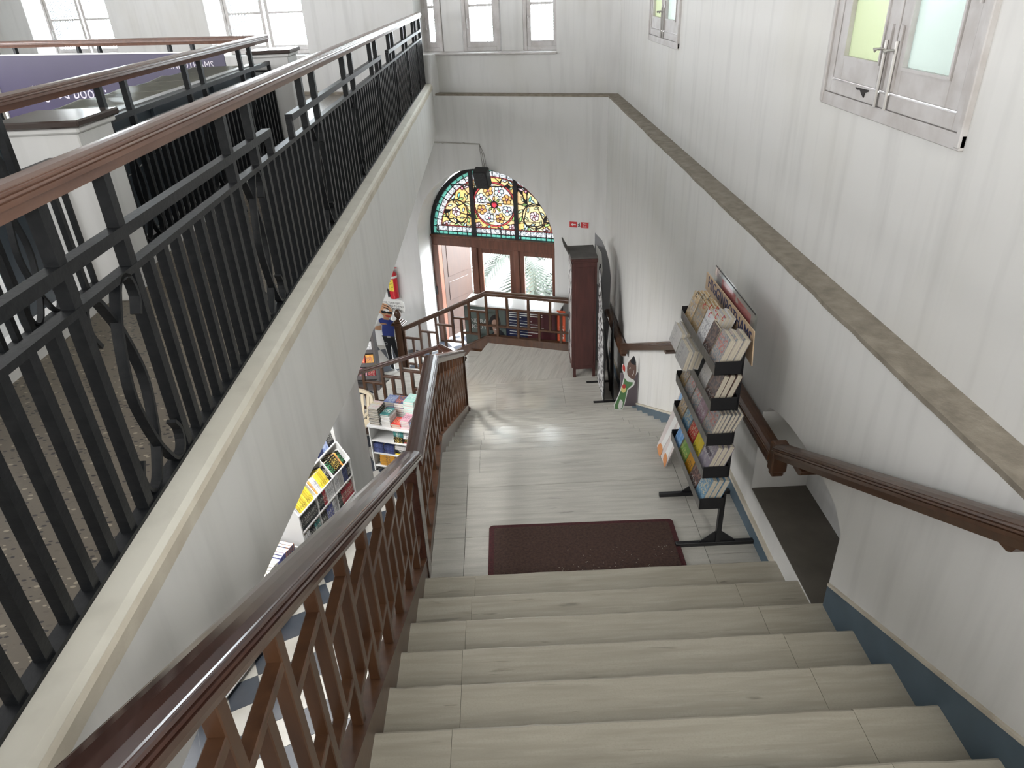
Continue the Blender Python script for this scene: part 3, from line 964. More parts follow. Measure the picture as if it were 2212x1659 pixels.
# ---- right wall windows: two leaves, obscured glass, barrel bolts
def right_window(name, y0, y1, label, detail=True):
    w = struct(name, (RU, (y0 + y1) / 2, WZ0), label)
    mx = frame(V((RU - .012, y0, WZ0)), V((0, 1, 0)), V((1, 0, 0)))
    L = y1 - y0; Hh_ = WZ1 - WZ0
    ring(MB(), 0, L, 0, Hh_, .052, 0, .10, mx, .06).build('frame', WPAINT, w, bevel=.004)
    MB().box(-.03, 0.0, -.012, .02, -.05, Hh_ + .03, mx).build('architrave', WPAINT, w, bevel=.004)
    MB().box(L, L + .03, -.012, .02, -.05, Hh_ + .03, mx).build('architrave', WPAINT, w, bevel=.004)
    MB().box(-.03, L + .03, -.006, .02, -.06, -.002, mx).build('sill', WPAINT, w, bevel=.004)
    c = L / 2
    for k, (a, b, g) in enumerate(((.055, c - .012, FR_W), (c + .012, L - .055, FR_G))):
        s = ring(MB(), a, b, .066, Hh_ - .06, .085, .006, .048, mx, .10).build('sash', WPAINT, w, bevel=.004)
        ring(MB(), a + .083, b - .083, .163, Hh_ - .143, .012, -.002, .02, mx).build('glazing_bead', WPAINT, s)
        MB().box(a + .085, b - .085, .024, .030, .165, Hh_ - .145, mx).build('pane', g, s)
        for hz in ((.42, 1.4) if detail else ()):
            MB().tube([mx @ V((a if k == 0 else b, -.004, hz)), mx @ V((a if k == 0 else b, -.004, hz + .11))], .008, 8).build('hinge', WPAINT, s)
        if detail:
            e = c - .045 if k == 0 else c + .045
            bo = MB().box(e - .013, e + .013, -.004, .008, .075, .33, mx).build('bolt_plate', WPAINT, s)
            MB().tube([mx @ V((e, -.010, .0)), mx @ V((e, -.010, .27))], .0085, 8).build('barrel_bolt', STEEL, s)
            MB().tube([mx @ V((e, -.012, .235)), mx @ V((e + .004, -.045, .235)), mx @ V((e + .01, -.055, .23))], [.006, .006, .011], 8).build('bolt_knob', STEEL, s)
    MB().box(c - .012, c + .012, .0, .05, .066, Hh_ - .06, mx).build('meeting_stile', WPAINT, w, bevel=.003)
    # steel grille outside
    g = MB()
    for i in range(1, 14): g.box(L * i / 14 - .003, L * i / 14 + .003, .20, .206, 0, Hh_, mx)
    for i in range(1, 20): g.box(0, L, .206, .212, Hh_ * i / 20 - .003, Hh_ * i / 20 + .003, mx)
    g.build('grille', STEEL, w)
    return w


right_window('window_1', 2.68, 3.88, 'off-white two-leaf window with obscured panes in the right wall near the viewer')
right_window('window_2', 7.20, 8.52, 'off-white two-leaf window in the right wall near the back corner', True)
MB().prism([(3.55, 5.335), (3.53, 5.325), (3.50, 5.328), (3.48, 5.312), (3.455, 5.30), (3.45, 5.322), (3.42, 5.33), (3.42, 5.337)], yz(RU - .016), 0, .003).build('paint_chip', mat('bare_dark_wood', (.03, .026, .025), .9), bpy.data.objects['window_1'])


# ---- gallery windows in the back wall
def mesh_grille(a0, a1, b0, b1, d, mx, pitch=.05):
    g = MB()
    n = int((a1 - a0 + b1 - b0) / pitch) + 1
    for i in range(-int((b1 - b0) * .6 / pitch) - 1, n):
        for sgn in (1, -1):
            pts = []
            x = a0 + i * pitch
            # lines of slope .6
            z0_, z1_ = b0, b1
            xa, xb = (x, x + (b1 - b0) / .6) if sgn > 0 else (x + (b1 - b0) / .6, x)
            # clip in x
            def cl(xa, za, xb, zb):
                if abs(xb - xa) < 1e-9: return None
                t0, t1 = 0, 1
                for lo_, hi_ in ((a0, a1),):
                    ta, tb_ = (lo_ - xa) / (xb - xa), (hi_ - xa) / (xb - xa)
                    if ta > tb_: ta, tb_ = tb_, ta
                    t0, t1 = max(t0, ta), min(t1, tb_)
                if t1 - t0 < .01: return None
                return (xa + (xb - xa) * t0, za + (zb - za) * t0, xa + (xb - xa) * t1, za + (zb - za) * t1)
            c_ = cl(xa, z0_, xb, z1_)
            if c_:
                g.bar(mx @ V((c_[0], d, c_[1])), mx @ V((c_[2], d, c_[3])), .009, .009)
    return g


MESH_M = mat('weathered_wire_mesh', (.30, .33, .35), .6, metal=.3)


def casement(name, leaves, z0, z1, label, d=.42, fw=.055, mull=None):
    """leaves: list of (s0, s1) sash extents"""
    s0 = min(a for a, b in leaves); s1 = max(b for a, b in leaves)
    w = struct(name, tuple(bw((s0 + s1) / 2, d, z0)), label)
    ring(MB(), s0 - fw, s1 + fw, z0, z1, fw, d - .02, d + .10, MBm).build('frame', WPAINT, w, bevel=.004)
    for k, (a, b) in enumerate(leaves):
        s = ring(MB(), a, b, z0 + fw, z1 - fw, .06, d - .01, d + .035, MBm, .075).build('sash', WPAINT, w, bevel=.003)
        zb = z0 + fw + .075
        zz = [zb, z0 + .60, z0 + 1.16, z1 - fw - .06]
        for i in range(3):
            if i: MB().box(a + .06, b - .06, d, d + .03, zz[i] - .016, zz[i] + .016, MBm).build('glazing_bar', WPAINT, s)
            MB().box(a + .06, b - .06, d + .010, d + .015, zz[i] + (.016 if i else 0), zz[i + 1] - (.016 if i < 2 else 0), MBm).build('pane', GL, s)
        hs = a + .035 if k == 0 and len(leaves) > 1 else b - .035
        if len(leaves) == 1: hs = b - .03
        MB().tube([bw(hs, d - .012, z0 + .30), bw(hs, d - .05, z0 + .31), bw(hs, d - .05, z0 + .43), bw(hs, d - .012, z0 + .44)], .008, 6).build('handle', WPAINT, s)
    mesh_grille(s0, s1, z0 + fw, z1 - fw, d + .085, MBm, .062).build('mesh_grille', MESH_M, w)
    return w


casement('window_3', [(2.715, 2.925)], BZ0 + .004, BZ1, 'leftmost of the three narrow gallery windows over the doorway')
casement('window_4', [(1.79, 2.265)], BZ0 + .004, BZ1, 'middle of the three narrow gallery windows over the doorway')
casement('window_5', [(.87, 1.32)], BZ0 + .004, BZ1, 'rightmost of the three narrow gallery windows over the doorway')
casement('window_6', [(4.93, 5.755), (5.80, 6.55)], BZ0 + .004, BZ1, 'two-leaf gallery window behind the corner pillar')
casement('window_7', [(8.84, 9.66), (9.70, 10.50)], BZ0 + .004, BZ1, 'two-leaf gallery window at the far left with blue beyond')

# ---- arched doorway: timber frame, glazed leaves
DD = .50
TZ0, TZ1 = 1.975, 2.055
dr = struct('door_1', tuple(bw(AC, DD, 0)), 'arched doorway with teak frame and glazed leaves')
WOOD = mat('door_teak', (0.16, 0.062, 0.036), .42, (0.08, 0.03, 0.018), (22, 22, 2.5), 5, .3, .7, .05, 30)
SL, SR_ = AC + AR, AC - AR
MB().box(SR_, SL, DD - .02, DD + .12, TZ0 - .10, TZ1 - .01, MBm).build('transom', WOOD, dr, bevel=.006)
MB().box(SR_, SL, DD - .05, DD + .14, TZ1 - .02, TZ1 + .015, MBm).build('transom_moulding', WOOD, dr, bevel=.006)
for a, b in ((SL - .12, SL), (2.36, 2.47), (1.60, 1.69), (SR_, SR_ + .12)):
    MB().box(a, b, DD - .03, DD + .11, 0, TZ0 - .09, MBm).build('frame_post', WOOD, dr, bevel=.006)
for a, b in ((1.69, 2.36), (SR_ + .12, 1.60)):
    l = ring(MB(), a, b, .02, TZ0 - .10, .085, DD, DD + .05, MBm, .16).build('leaf', WOOD, dr, bevel=.005)
    MB().box(a + .085, b - .085, DD + .02, DD + .03, .18, TZ0 - .185, MBm).build('pane', GL, l)
    MB().box(a + .085, b - .085, DD + .005, DD + .045, .70, .80, MBm).build('lock_rail', WOOD, l, bevel=.004)
# open leaf seen outside, folded back against the far reveal
om = frame(bw(SL - .10, DD + .12, 0), (BN * .93 - BU * .37).normalized(), (BU * .93 + BN * .37).normalized())
lo_ = MB().box(0, .70, -.02, .02, .02, 1.90, om).build('open_leaf', mat('sunlit_door_teak', (0.042, 0.0165, 0.0075), .45, (0.028, 0.0105, 0.005), (22, 22, 2.5), 5, .3, .7), dr, bevel=.005)  # darker than the frame teak, lowered to offset the bright sky outside
for z0, z1 in ((.15, .62), (.74, 1.10), (1.20, 1.80)):
    MB().box(.10, .60, -.028, -.018, z0, z1, om).build('raised_panel', MATS['sunlit_door_teak'], lo_, bevel=.012)
MB().box(SL - .04, SL - .01, DD - .05, DD - .03, .95, 1.10, MBm).build('bolt', BLACKP, dr)
# portals: the daylight openings of the place
for s, z, w_, h_, d in ((AC, 1.6, 2.4, 3.3, .72), (1.88, 5.95, 2.2, 2.0, .72), (5.75, 5.95, 1.8, 2.0, .72), (9.7, 5.95, 1.8, 2.0, .72)):
    area('daylight_portal', tuple(bw(s, d, z)), tuple(bw(s, d - 1, z)), w_, h_, 1, portal=True)

for y_ in (3.28, 7.86):
    area('daylight_portal', (RU + .34, y_, 6.29), (RU - 1, y_, 6.29), 1.25, 2.0, 1, portal=True)

# ---- stained glass fanlight (plane grid cut into separate pieces of glass)
sg = struct('window_8', tuple(bw(AC, DD, TZ1)), 'arched stained glass fanlight of flowers and leaves over the doorway')
GR = 1.155                              # glass radius
CX = AC; CZ = TZ1 + .02
st = .0085
nx, nz = int(2 * GR / st) + 1, int(GR / st) + 1
Pp, Qq = np.meshgrid((np.arange(nx) + .5) * st - GR, (np.arange(nz) + .5) * st)      # p to the viewer's right
own = np.full(Pp.shape, -1, int)        # -1 lead, -2 outside
pieces = []                             # colour key of each piece
LW = .0125
Rr = np.hypot(Pp, Qq)


def put(mask_in, mask_all, key):
    own[mask_all] = -1
    own[mask_in] = len(pieces); pieces.append(key)


def ell(cx, cz, a, b, ang):
    c, s = math.cos(ang), math.sin(ang)
    x = (Pp - cx) * c + (Qq - cz) * s; y = -(Pp - cx) * s + (Qq - cz) * c
    return x, y


def leaf(cx, cz, L, w, ang, key):
    x, y = ell(cx, cz, L, w, ang)
    def ins(g): return (np.abs(x) < L - g) & (np.abs(y) < np.maximum(0, (w * (1 - (x / L) ** 2) - g)))
    put(ins(LW * .8), ins(0), key)


def disc(cx, cz, r, key, g=LW):
    d = np.hypot(Pp - cx, Qq - cz)
    put(d < r - g * .7, d < r + g * .3, key)


def flower(cx, cz, r, key, ck, a0=0.0, n=5):
    for k in range(n):
        a = a0 + 2 * math.pi * k / n
        disc(cx + r * .56 * math.cos(a), cz + r * .56 * math.sin(a), r * .44, key, LW * .8)
    disc(cx, cz, r * .24, ck, LW * .7)


inside = (Rr < GR)
# amber ground broken into irregular panes
rg = np.random.RandomState(4)
sd = np.stack([rg.uniform(-GR, GR, 70), rg.uniform(0, GR, 70)], 1)
dist = np.sqrt((Pp[..., None] - sd[:, 0]) ** 2 + (Qq[..., None] - sd[:, 1]) ** 2)
srt = np.sort(dist, -1); idx = np.argmin(dist, -1)
for k in range(70):
    m_ = (idx == k) & inside
    put(m_ & (srt[..., 1] - srt[..., 0] > LW * 1.1), m_, ('amber', 'amber', 'amber_pale', 'peach')[k % 4])
# side panels: scrolling stems, leaves, blossoms
for sx in (-1, 1):
    c0 = (sx * .70, .40)
    dC = np.abs(np.hypot(Pp - c0[0], Qq - c0[1]) - .205)
    own[(dC < .009)] = -1
    for k in range(11):
        a = 2 * math.pi * k / 11
        leaf(c0[0] + .255 * math.cos(a), c0[1] + .245 * math.sin(a), .068, .026, a + .9 * sx, ('leaf', 'leaf_pale', 'leaf', 'aqua_pale')[k % 4])
    for k in range(6):
        a = 2 * math.pi * k / 6 + .3
        leaf(c0[0] + .145 * math.cos(a), c0[1] + .145 * math.sin(a), .052, .022, a - 1.0 * sx, ('aqua_pale', 'leaf_pale')[k % 2])
    flower(c0[0], c0[1], .085, 'rose_pale', 'rose', .4, 6)
    for k in range(6):
        a = rad(20 + 28 * k)
        leaf(sx * .56 + .09 * math.cos(a), .80 + .08 * math.sin(a), .062, .022, a, ('rose_pale', 'white', 'rose_pale')[k % 3])
    disc(sx * .56, .80, .028, 'rose')
    leaf(sx * .63, .68, .06, .025, rad(70), 'teal'); leaf(sx * .50, .67, .055, .022, rad(110), 'leaf_pale')
    flower(sx * .90, .17, .065, 'rose_pale', 'crimson', .2, 5)
    for k, a in enumerate((20, 60, 100, 150)):
        leaf(sx * (.50 + .05 * k), .16 + .02 * (k % 2), .075, .022, rad(a), ('leaf_pale', 'aqua_pale', 'leaf', 'leaf_pale')[k])
    disc(sx * .87, .55, .028, 'russet'); disc(sx * .78, .71, .03, 'russet')
# centre medallion
cz = .555
for r0, r1, kk in ((.375, .350, 'crimson'),):
    d = np.hypot(Pp, Qq - cz)
    for k in range(12):
        an = np.arctan2(Qq - cz, Pp); a0 = -math.pi + 2 * math.pi * k / 12
        sel = (an >= a0) & (an < a0 + 2 * math.pi / 12)
        put(sel & (d < .372) & (d > .352), sel & (d < .378) & (d > .346), 'crimson')
        put(sel & (d < .340) & (d > .03), sel & (d < .346), 'rose_white' if k % 2 else 'amber_pale')
for k in range(8):
    a = 2 * math.pi * k / 8 + .39
    flower(.245 * math.cos(a), cz + .245 * math.sin(a), .088, 'blue_white' if k % 2 else 'orange', 'rose', a)
d = np.hypot(Pp, Qq - cz)
put((d < .160) & (d > .148), (d < .164) & (d > .144), 'white')
for k in range(8):
    a = 2 * math.pi * k / 8
    leaf(.10 * math.cos(a), cz + .10 * math.sin(a), .045, .024, a, ('orange', 'moss')[k % 2])
disc(0, cz, .062, 'white'); disc(0, cz, .052, 'red')
for sx in (-1, 1):
    leaf(sx * .13, .135, .085, .03, rad(90 + sx * 20), 'teal'); leaf(sx * .05, .11, .075, .03, rad(90 - sx * 35), 'leaf')
    leaf(sx * .20, .085, .09, .028, rad(180 - sx * 12), 'teal'); flower(sx * .30, .19, .06, 'rose_pale', 'rose')
    leaf(sx * .28, .095, .06, .022, rad(sx * 25), 'leaf_pale'); leaf(sx * .33, .34, .055, .022, rad(80), 'leaf')
    flower(sx * .20, .98, .055, 'white', 'amber'); leaf(sx * .30, .93, .06, .024, rad(-sx * 40), 'aqua_pale'); leaf(sx * .31, .84, .055, .022, rad(sx * 40), 'leaf_pale')
# borders: teal beads outside, white figured squares inside, thin red line
for k in range(26):
    a0 = math.pi * k / 26; an = np.arctan2(Qq, Pp)
    sel = (an >= a0) & (an < a0 + math.pi / 26) & inside
    put(sel & (Rr > GR - .052) & (an > a0 + .012), sel & (Rr > GR - .058), 'teal_b')
    ins = sel & (Rr < GR - .062) & (Rr > GR - .138)
    put(ins & (an > a0 + .009) & (an < a0 + math.pi / 26 - .003), sel & (Rr < GR - .058) & (Rr > GR - .148), 'figured')
    put(sel & (Rr < GR - .142) & (Rr > GR - .150), sel & (Rr < GR - .140) & (Rr > GR - .160), 'crimson')
nb = 26; bwid = 2 * GR / nb
for k in range(nb):
    x0 = -GR + bwid * k
    sel = (Pp >= x0) & (Pp < x0 + bwid) & (Rr < GR - .06)
    put(sel & (Qq < .044) & (Pp > x0 + .012), sel & (Qq < .052), 'teal_b')
    sel2 = (Pp >= x0) & (Pp < x0 + bwid) & (Rr < GR - .062)
    put(sel2 & (Qq > .058) & (Qq < .138) & (Pp > x0 + .010), sel2 & (Qq >= .052) & (Qq < .142), 'figured')
    sel3 = (Pp >= x0) & (Pp < x0 + bwid) & (Rr < GR - .14)
    put(sel3 & (Qq > .146) & (Qq < .153), sel3 & (Qq >= .142) & (Qq < .160), 'crimson')
# the figured squares carry a dark fret pattern
fig = np.zeros(Pp.shape, bool)
fig |= (np.sin(Pp * 2 * math.pi / .028) * np.sin(Qq * 2 * math.pi / .028) > .45)
figk = np.array([k == 'figured' for k in pieces] + [False, False])
own[fig & figk[own]] = -1
# saddle bars
for q in (.30, .58, .86):
    own[np.abs(Qq - q) < .006] = -1
own[~inside] = -2
for sx in (-1, 1):
    own[np.abs(Pp - sx * .387) < .032] = -2
GC = {'amber': (.92, .56, .20), 'amber_pale': (.95, .72, .36), 'peach': (.93, .60, .30), 'leaf': (.45, .70, .22), 'leaf_pale': (.75, .84, .50), 'aqua_pale': (.62, .84, .82),
      'rose_pale': (.93, .66, .68), 'rose': (.80, .30, .38), 'white': (.94, .95, .93), 'teal': (.22, .68, .56), 'crimson': (.55, .07, .07), 'russet': (.42, .10, .04),
      'rose_white': (.93, .80, .78), 'blue_white': (.74, .86, .93), 'orange': (.85, .42, .14), 'moss': (.28, .42, .10), 'red': (.85, .05, .08), 'teal_b': (.15, .50, .40), 'figured': (.90, .92, .95)}
used = [k for k in range(len(pieces)) if (own == k).sum() >= 3]
sgm = frame(bw(CX, DD + .03, CZ), -BU, BN)           # local x = p, local z = q
for k in used + [-1]:
    zz_, xx_ = np.nonzero(own == k)
    ids = {}; vs = []; fs = []
    for i, j in zip(xx_, zz_):
        q = []
        for a, b in ((i, j), (i + 1, j), (i + 1, j + 1), (i, j + 1)):
            if (a, b) not in ids:
                ids[(a, b)] = len(vs); vs.append((a * st - GR, 0, b * st))
            q.append(ids[(a, b)])
        fs.append(q)
    mb = MB().add(vs, fs, 0, sgm)
    if k == -1:
        mb.build('lead_came', mat('lead', (.012, .011, .012), .6), sg, solid=.008)
    else:
        mb.build('glass_piece', frosted('stained_' + pieces[k], tuple(.115 * c for c in GC[pieces[k]]), .30), sg)
fr = MB()
np_ = 40
for i in range(np_):
    a0, a1 = math.pi * i / np_, math.pi * (i + 1) / np_
    o_ = []
    for a in (a0, a1):
        for r, d in ((GR - .004, -.03), (AR + .02, -.03), (AR + .02, .08), (GR - .004, .08)):
            o_.append(sgm @ V((r * math.cos(a), d, r * math.sin(a))))
    fr.add(o_, [(0, 1, 5, 4), (1, 2, 6, 5), (2, 3, 7, 6), (3, 0, 4, 7)])
fr.box(-AR, AR, -.03, .08, -.03, .004, sgm)
fr.build('frame', mat('black_window_frame', (.012, .013, .016), .5), sg)
for sx in (-1, 1):
    xx = sx * .387
    MB().box(xx - .034, xx + .034, -.035, .08, -.02, math.sqrt(AR ** 2 - xx ** 2), sgm).build('mullion', MATS['black_window_frame'], sg)

# ---- outside: paved yard, palm, fence, tarpaulin
tag(MB().box(-40, 40, 0.9, 60, -.6, -.12, MBm).build('ground_outside', mat('bleached_paving', (.62, .62, .60), .8, (.5, .5, .48), (1, 1, 1))), kind='structure')
# ================================================================== OUTSIDE THE DOOR AND WINDOWS
LEAFM = mat('palm_leaf', (.022, .030, .017), .7, (.014, .019, .011), (6, 6, 6), 3)


def palm(loc, h, n, L, seed, label):
    r = random.Random(seed)
    t = thing('palm', label, 'palm', loc, group='palms outside the doorway')
    MB().tube([V(loc), V(loc) + V((.05, .02, h * .5)), V(loc) + V((.02, 0, h))], [.10, .075, .06], 10).build('trunk', mat('palm_trunk', (.30, .26, .20), .9), t, smooth=True)
    top = V(loc) + V((.02, 0, h))
    for k in range(n):
        a = 2 * math.pi * k / n + r.uniform(-.2, .2); up = r.uniform(.25, 1.0)
        hd = V((math.cos(a), math.sin(a), 0))
        pts = [top + hd * (L * s) + V((0, 0, L * (up * s - 1.15 * s * s))) for s in (0, .2, .4, .6, .8, 1.0)]
        f_ = MB().tube(pts, [.014, .012, .01, .008, .006, .004], 5).build('frond', LEAFM, t)
        lv = MB(); pp = smoothpath(pts, 5)
        side = V((-hd.y, hd.x, 0))
        for i in range(2, len(pp) - 1):
            for sg_ in (1, -1):
                ll = L * .34 * math.sin(math.pi * (i + 2) / (len(pp) + 3))
                d = (side * sg_ * .8 + hd * .5 + V((0, 0, -.35))).normalized()
                w_ = (pp[i + 1] - pp[i]) * .40
                q = pp[i]
                lv.add([q - w_, q + w_, q + d * ll * .6 + w_ * .8 + V((0, 0, .01)), q + d * ll], [(0, 1, 2, 3)])
        lv.build('leaflets', LEAFM, f_)
    return t


palm(tuple(bw(2.15, 2.6, -.12)), 1.15, 15, 1.35, 3, 'low leafy palm outside the middle pane of the doorway')
palm(tuple(bw(1.05, 3.4, -.12)), .75, 14, 1.2, 5, 'low leafy palm behind the iron arches outside the right pane')
palm(tuple(bw(5.4, 4.6, -.12)), 4.6, 16, 1.7, 12, 'tall palm whose crown shows through the gallery window behind the pillar')
palm(tuple(bw(3.0, 5.2, -.12)), 1.9, 13, 1.6, 8, 'taller palm further out beyond the doorway')
fe = thing('garden_fence', 'thin iron fence with pointed hoops outside the right door pane', 'fence', tuple(bw(1.2, 2.4, -.12)))
for i in range(7):
    s = .45 + i * .24
    MB().tube([bw(s + .09 * math.cos(a), 2.4, .62 + .16 * math.sin(a)) if 0 < a < math.pi else bw(s + .09 * (1 if a <= 0 else -1), 2.4, -.12) for a in (-1, .01, .5, 1.0, math.pi / 2, 2.1, 2.6, 3.13, 4)], .008, 6).build('hoop', IRON, fe)
MB().bar(bw(.3, 2.4, .35), bw(2.2, 2.4, .35), .012, .012).build('rail', IRON, fe)
MB().bar(bw(.3, 2.4, .05), bw(2.2, 2.4, .05), .012, .012).build('rail', IRON, fe)
tp = MB()
for i in range(14):
    for j in range(8):
        vs = [bw(9.0 + 7 * a / 14, 4.2 + 1.2 * b / 8, 5.9 + .9 * b / 8 + .05 * math.sin(a * 1.9 + b)) for a, b in ((i, j), (i + 1, j), (i + 1, j + 1), (i, j + 1))]
        tp.add(vs, [(0, 1, 2, 3)])
tag(tp.build('tarpaulin', mat('blue_tarpaulin', (.006, .065, .11), .6), solid=.01), 'blue tarpaulin roof outside the far left gallery window', 'tarpaulin')
ob = thing('garden_wall', 'pale boundary wall of the yard beyond the palms', 'wall', tuple(bw(8, 9, -.12)))
MB().box(-6, 24, 9, 9.3, -.12, 1.5, MBm).build('wall', mat('pale_render', (.66, .62, .57), .8, (.55, .5, .45), (1, 1, 1)), ob)
MB().box(-6, 24, 8.96, 9.34, 1.5, 1.58, MBm).build('coping', WHITE, ob)
for i in range(9):
    MB().box(-4 + 3 * i, -3.7 + 3 * i, 8.93, 9.37, -.12, 1.7, MBm).build('pier', WHITE, ob)

# ================================================================== BOOKS
PAGE = mat('book_pages', (.62, .57, .47), .8, (.50, .45, .36), (2, 2, 160), 2, .4, .6)
PAGE_W = mat('white_book_pages', (.74, .72, .68), .8, (.60, .58, .54), (2, 2, 160), 2, .4, .6)


def cover(name, c1, c2, c3, ya=.62, yb=.86, sc_=5, gloss=.22, letters=True):
    """printed cover: mottled artwork and a band of title lettering (flat print)"""
    if name in MATS: return MATS[name]
    m = bpy.data.materials.new(name); m.use_nodes = True
    nt = m.node_tree; b = nt.nodes['Principled BSDF']; b.inputs['Roughness'].default_value = gloss
    tc = nt.nodes.new('ShaderNodeTexCoord')
    n = nt.nodes.new('ShaderNodeTexVoronoi'); n.inputs['Scale'].default_value = sc_
    nt.links.new(tc.outputs['Generated'], n.inputs['Vector'])
    r = nt.nodes.new('ShaderNodeValToRGB'); r.color_ramp.interpolation = 'CONSTANT'
    r.color_ramp.elements[0].color = (*c1, 1); r.color_ramp.elements[1].color = (*c3, 1); r.color_ramp.elements[1].position = .55
    sp = nt.nodes.new('ShaderNodeSeparateColor'); nt.links.new(n.outputs['Color'], sp.inputs[0])
    nt.links.new(sp.outputs[0], r.inputs[0])
    sx = nt.nodes.new('ShaderNodeSeparateXYZ'); nt.links.new(tc.outputs['Generated'], sx.inputs[0])

    def rng_(sock, a, bb):
        g = nt.nodes.new('ShaderNodeMath'); g.operation = 'GREATER_THAN'; g.inputs[1].default_value = a
        l = nt.nodes.new('ShaderNodeMath'); l.operation = 'LESS_THAN'; l.inputs[1].default_value = bb
        k = nt.nodes.new('ShaderNodeMath'); k.operation = 'MULTIPLY'
        nt.links.new(sock, g.inputs[0]); nt.links.new(sock, l.inputs[0]); nt.links.new(g.outputs[0], k.inputs[0]); nt.links.new(l.outputs[0], k.inputs[1])
        return k.outputs[0]

    def mul(a, bb):
        k = nt.nodes.new('ShaderNodeMath'); k.operation = 'MULTIPLY'
        nt.links.new(a, k.inputs[0]); nt.links.new(bb, k.inputs[1]); return k.outputs[0]
    band_ = mul(rng_(sx.outputs[1], ya, yb), rng_(sx.outputs[0], -1, .9))
    if letters:
        bk = nt.nodes.new('ShaderNodeTexNoise'); bk.inputs['Scale'].default_value = 1; bk.inputs['Detail'].default_value = 1
        mp = nt.nodes.new('ShaderNodeMapping'); mp.inputs['Scale'].default_value = (16, 18, 1.6)
        nt.links.new(tc.outputs['Generated'], mp.inputs[0]); nt.links.new(mp.outputs[0], bk.inputs['Vector'])
        gt = nt.nodes.new('ShaderNodeMath'); gt.operation = 'GREATER_THAN'; gt.inputs[1].default_value = .54
        nt.links.new(bk.outputs['Fac'], gt.inputs[0])
        soft = nt.nodes.new('ShaderNodeMath'); soft.operation = 'MULTIPLY'; soft.inputs[1].default_value = .7
        nt.links.new(gt.outputs[0], soft.inputs[0])
        band_ = mul(band_, soft.outputs[0])
    mx = nt.nodes.new('ShaderNodeMix'); mx.data_type = 'RGBA'
    nt.links.new(r.outputs[0], mx.inputs['A']); mx.inputs['B'].default_value = (*c2, 1); nt.links.new(band_, mx.inputs['Factor'])
    oi = nt.nodes.new('ShaderNodeObjectInfo'); hs = nt.nodes.new('ShaderNodeHueSaturation')
    mr = nt.nodes.new('ShaderNodeMapRange'); mr.inputs[3].default_value = .65; mr.inputs[4].default_value = 1.2
    nt.links.new(oi.outputs['Random'], mr.inputs[0]); nt.links.new(mr.outputs[0], hs.inputs['Value'])
    nt.links.new(mx.outputs['Result'], hs.inputs['Color']); nt.links.new(hs.outputs[0], b.inputs['Base Color'])
    MATS[name] = m
    return m


def book(M, w, h, t, cov, label, group=None, pages=PAGE, name='book', parent=None, part=True):
    """M: local frame; x from spine (0) to fore edge (w), y height, z thickness"""
    c = .0022
    mb = MB().box(0, w, 0, h, 0, c).box(0, w, 0, h, t - c, t).box(-.001, c, 0, h, c, t - c)
    pg = MB().box(c, w - .004, .003, h - .003, c, t - c)
    if part:
        o = mb.build(name, cov, org=(0, 0, 0))
        o.matrix_basis = M
        WM[o] = M.copy()
        p = pg.build('pages', pages, o, local=True)
    else:
        a = len(mb.f)
        mb.add(pg.v, pg.f, 1)
        o = mb.build(name, [cov, pages], org=(0, 0, 0))
        o.matrix_basis = M
    tag(o, label, 'book', group)
    return o


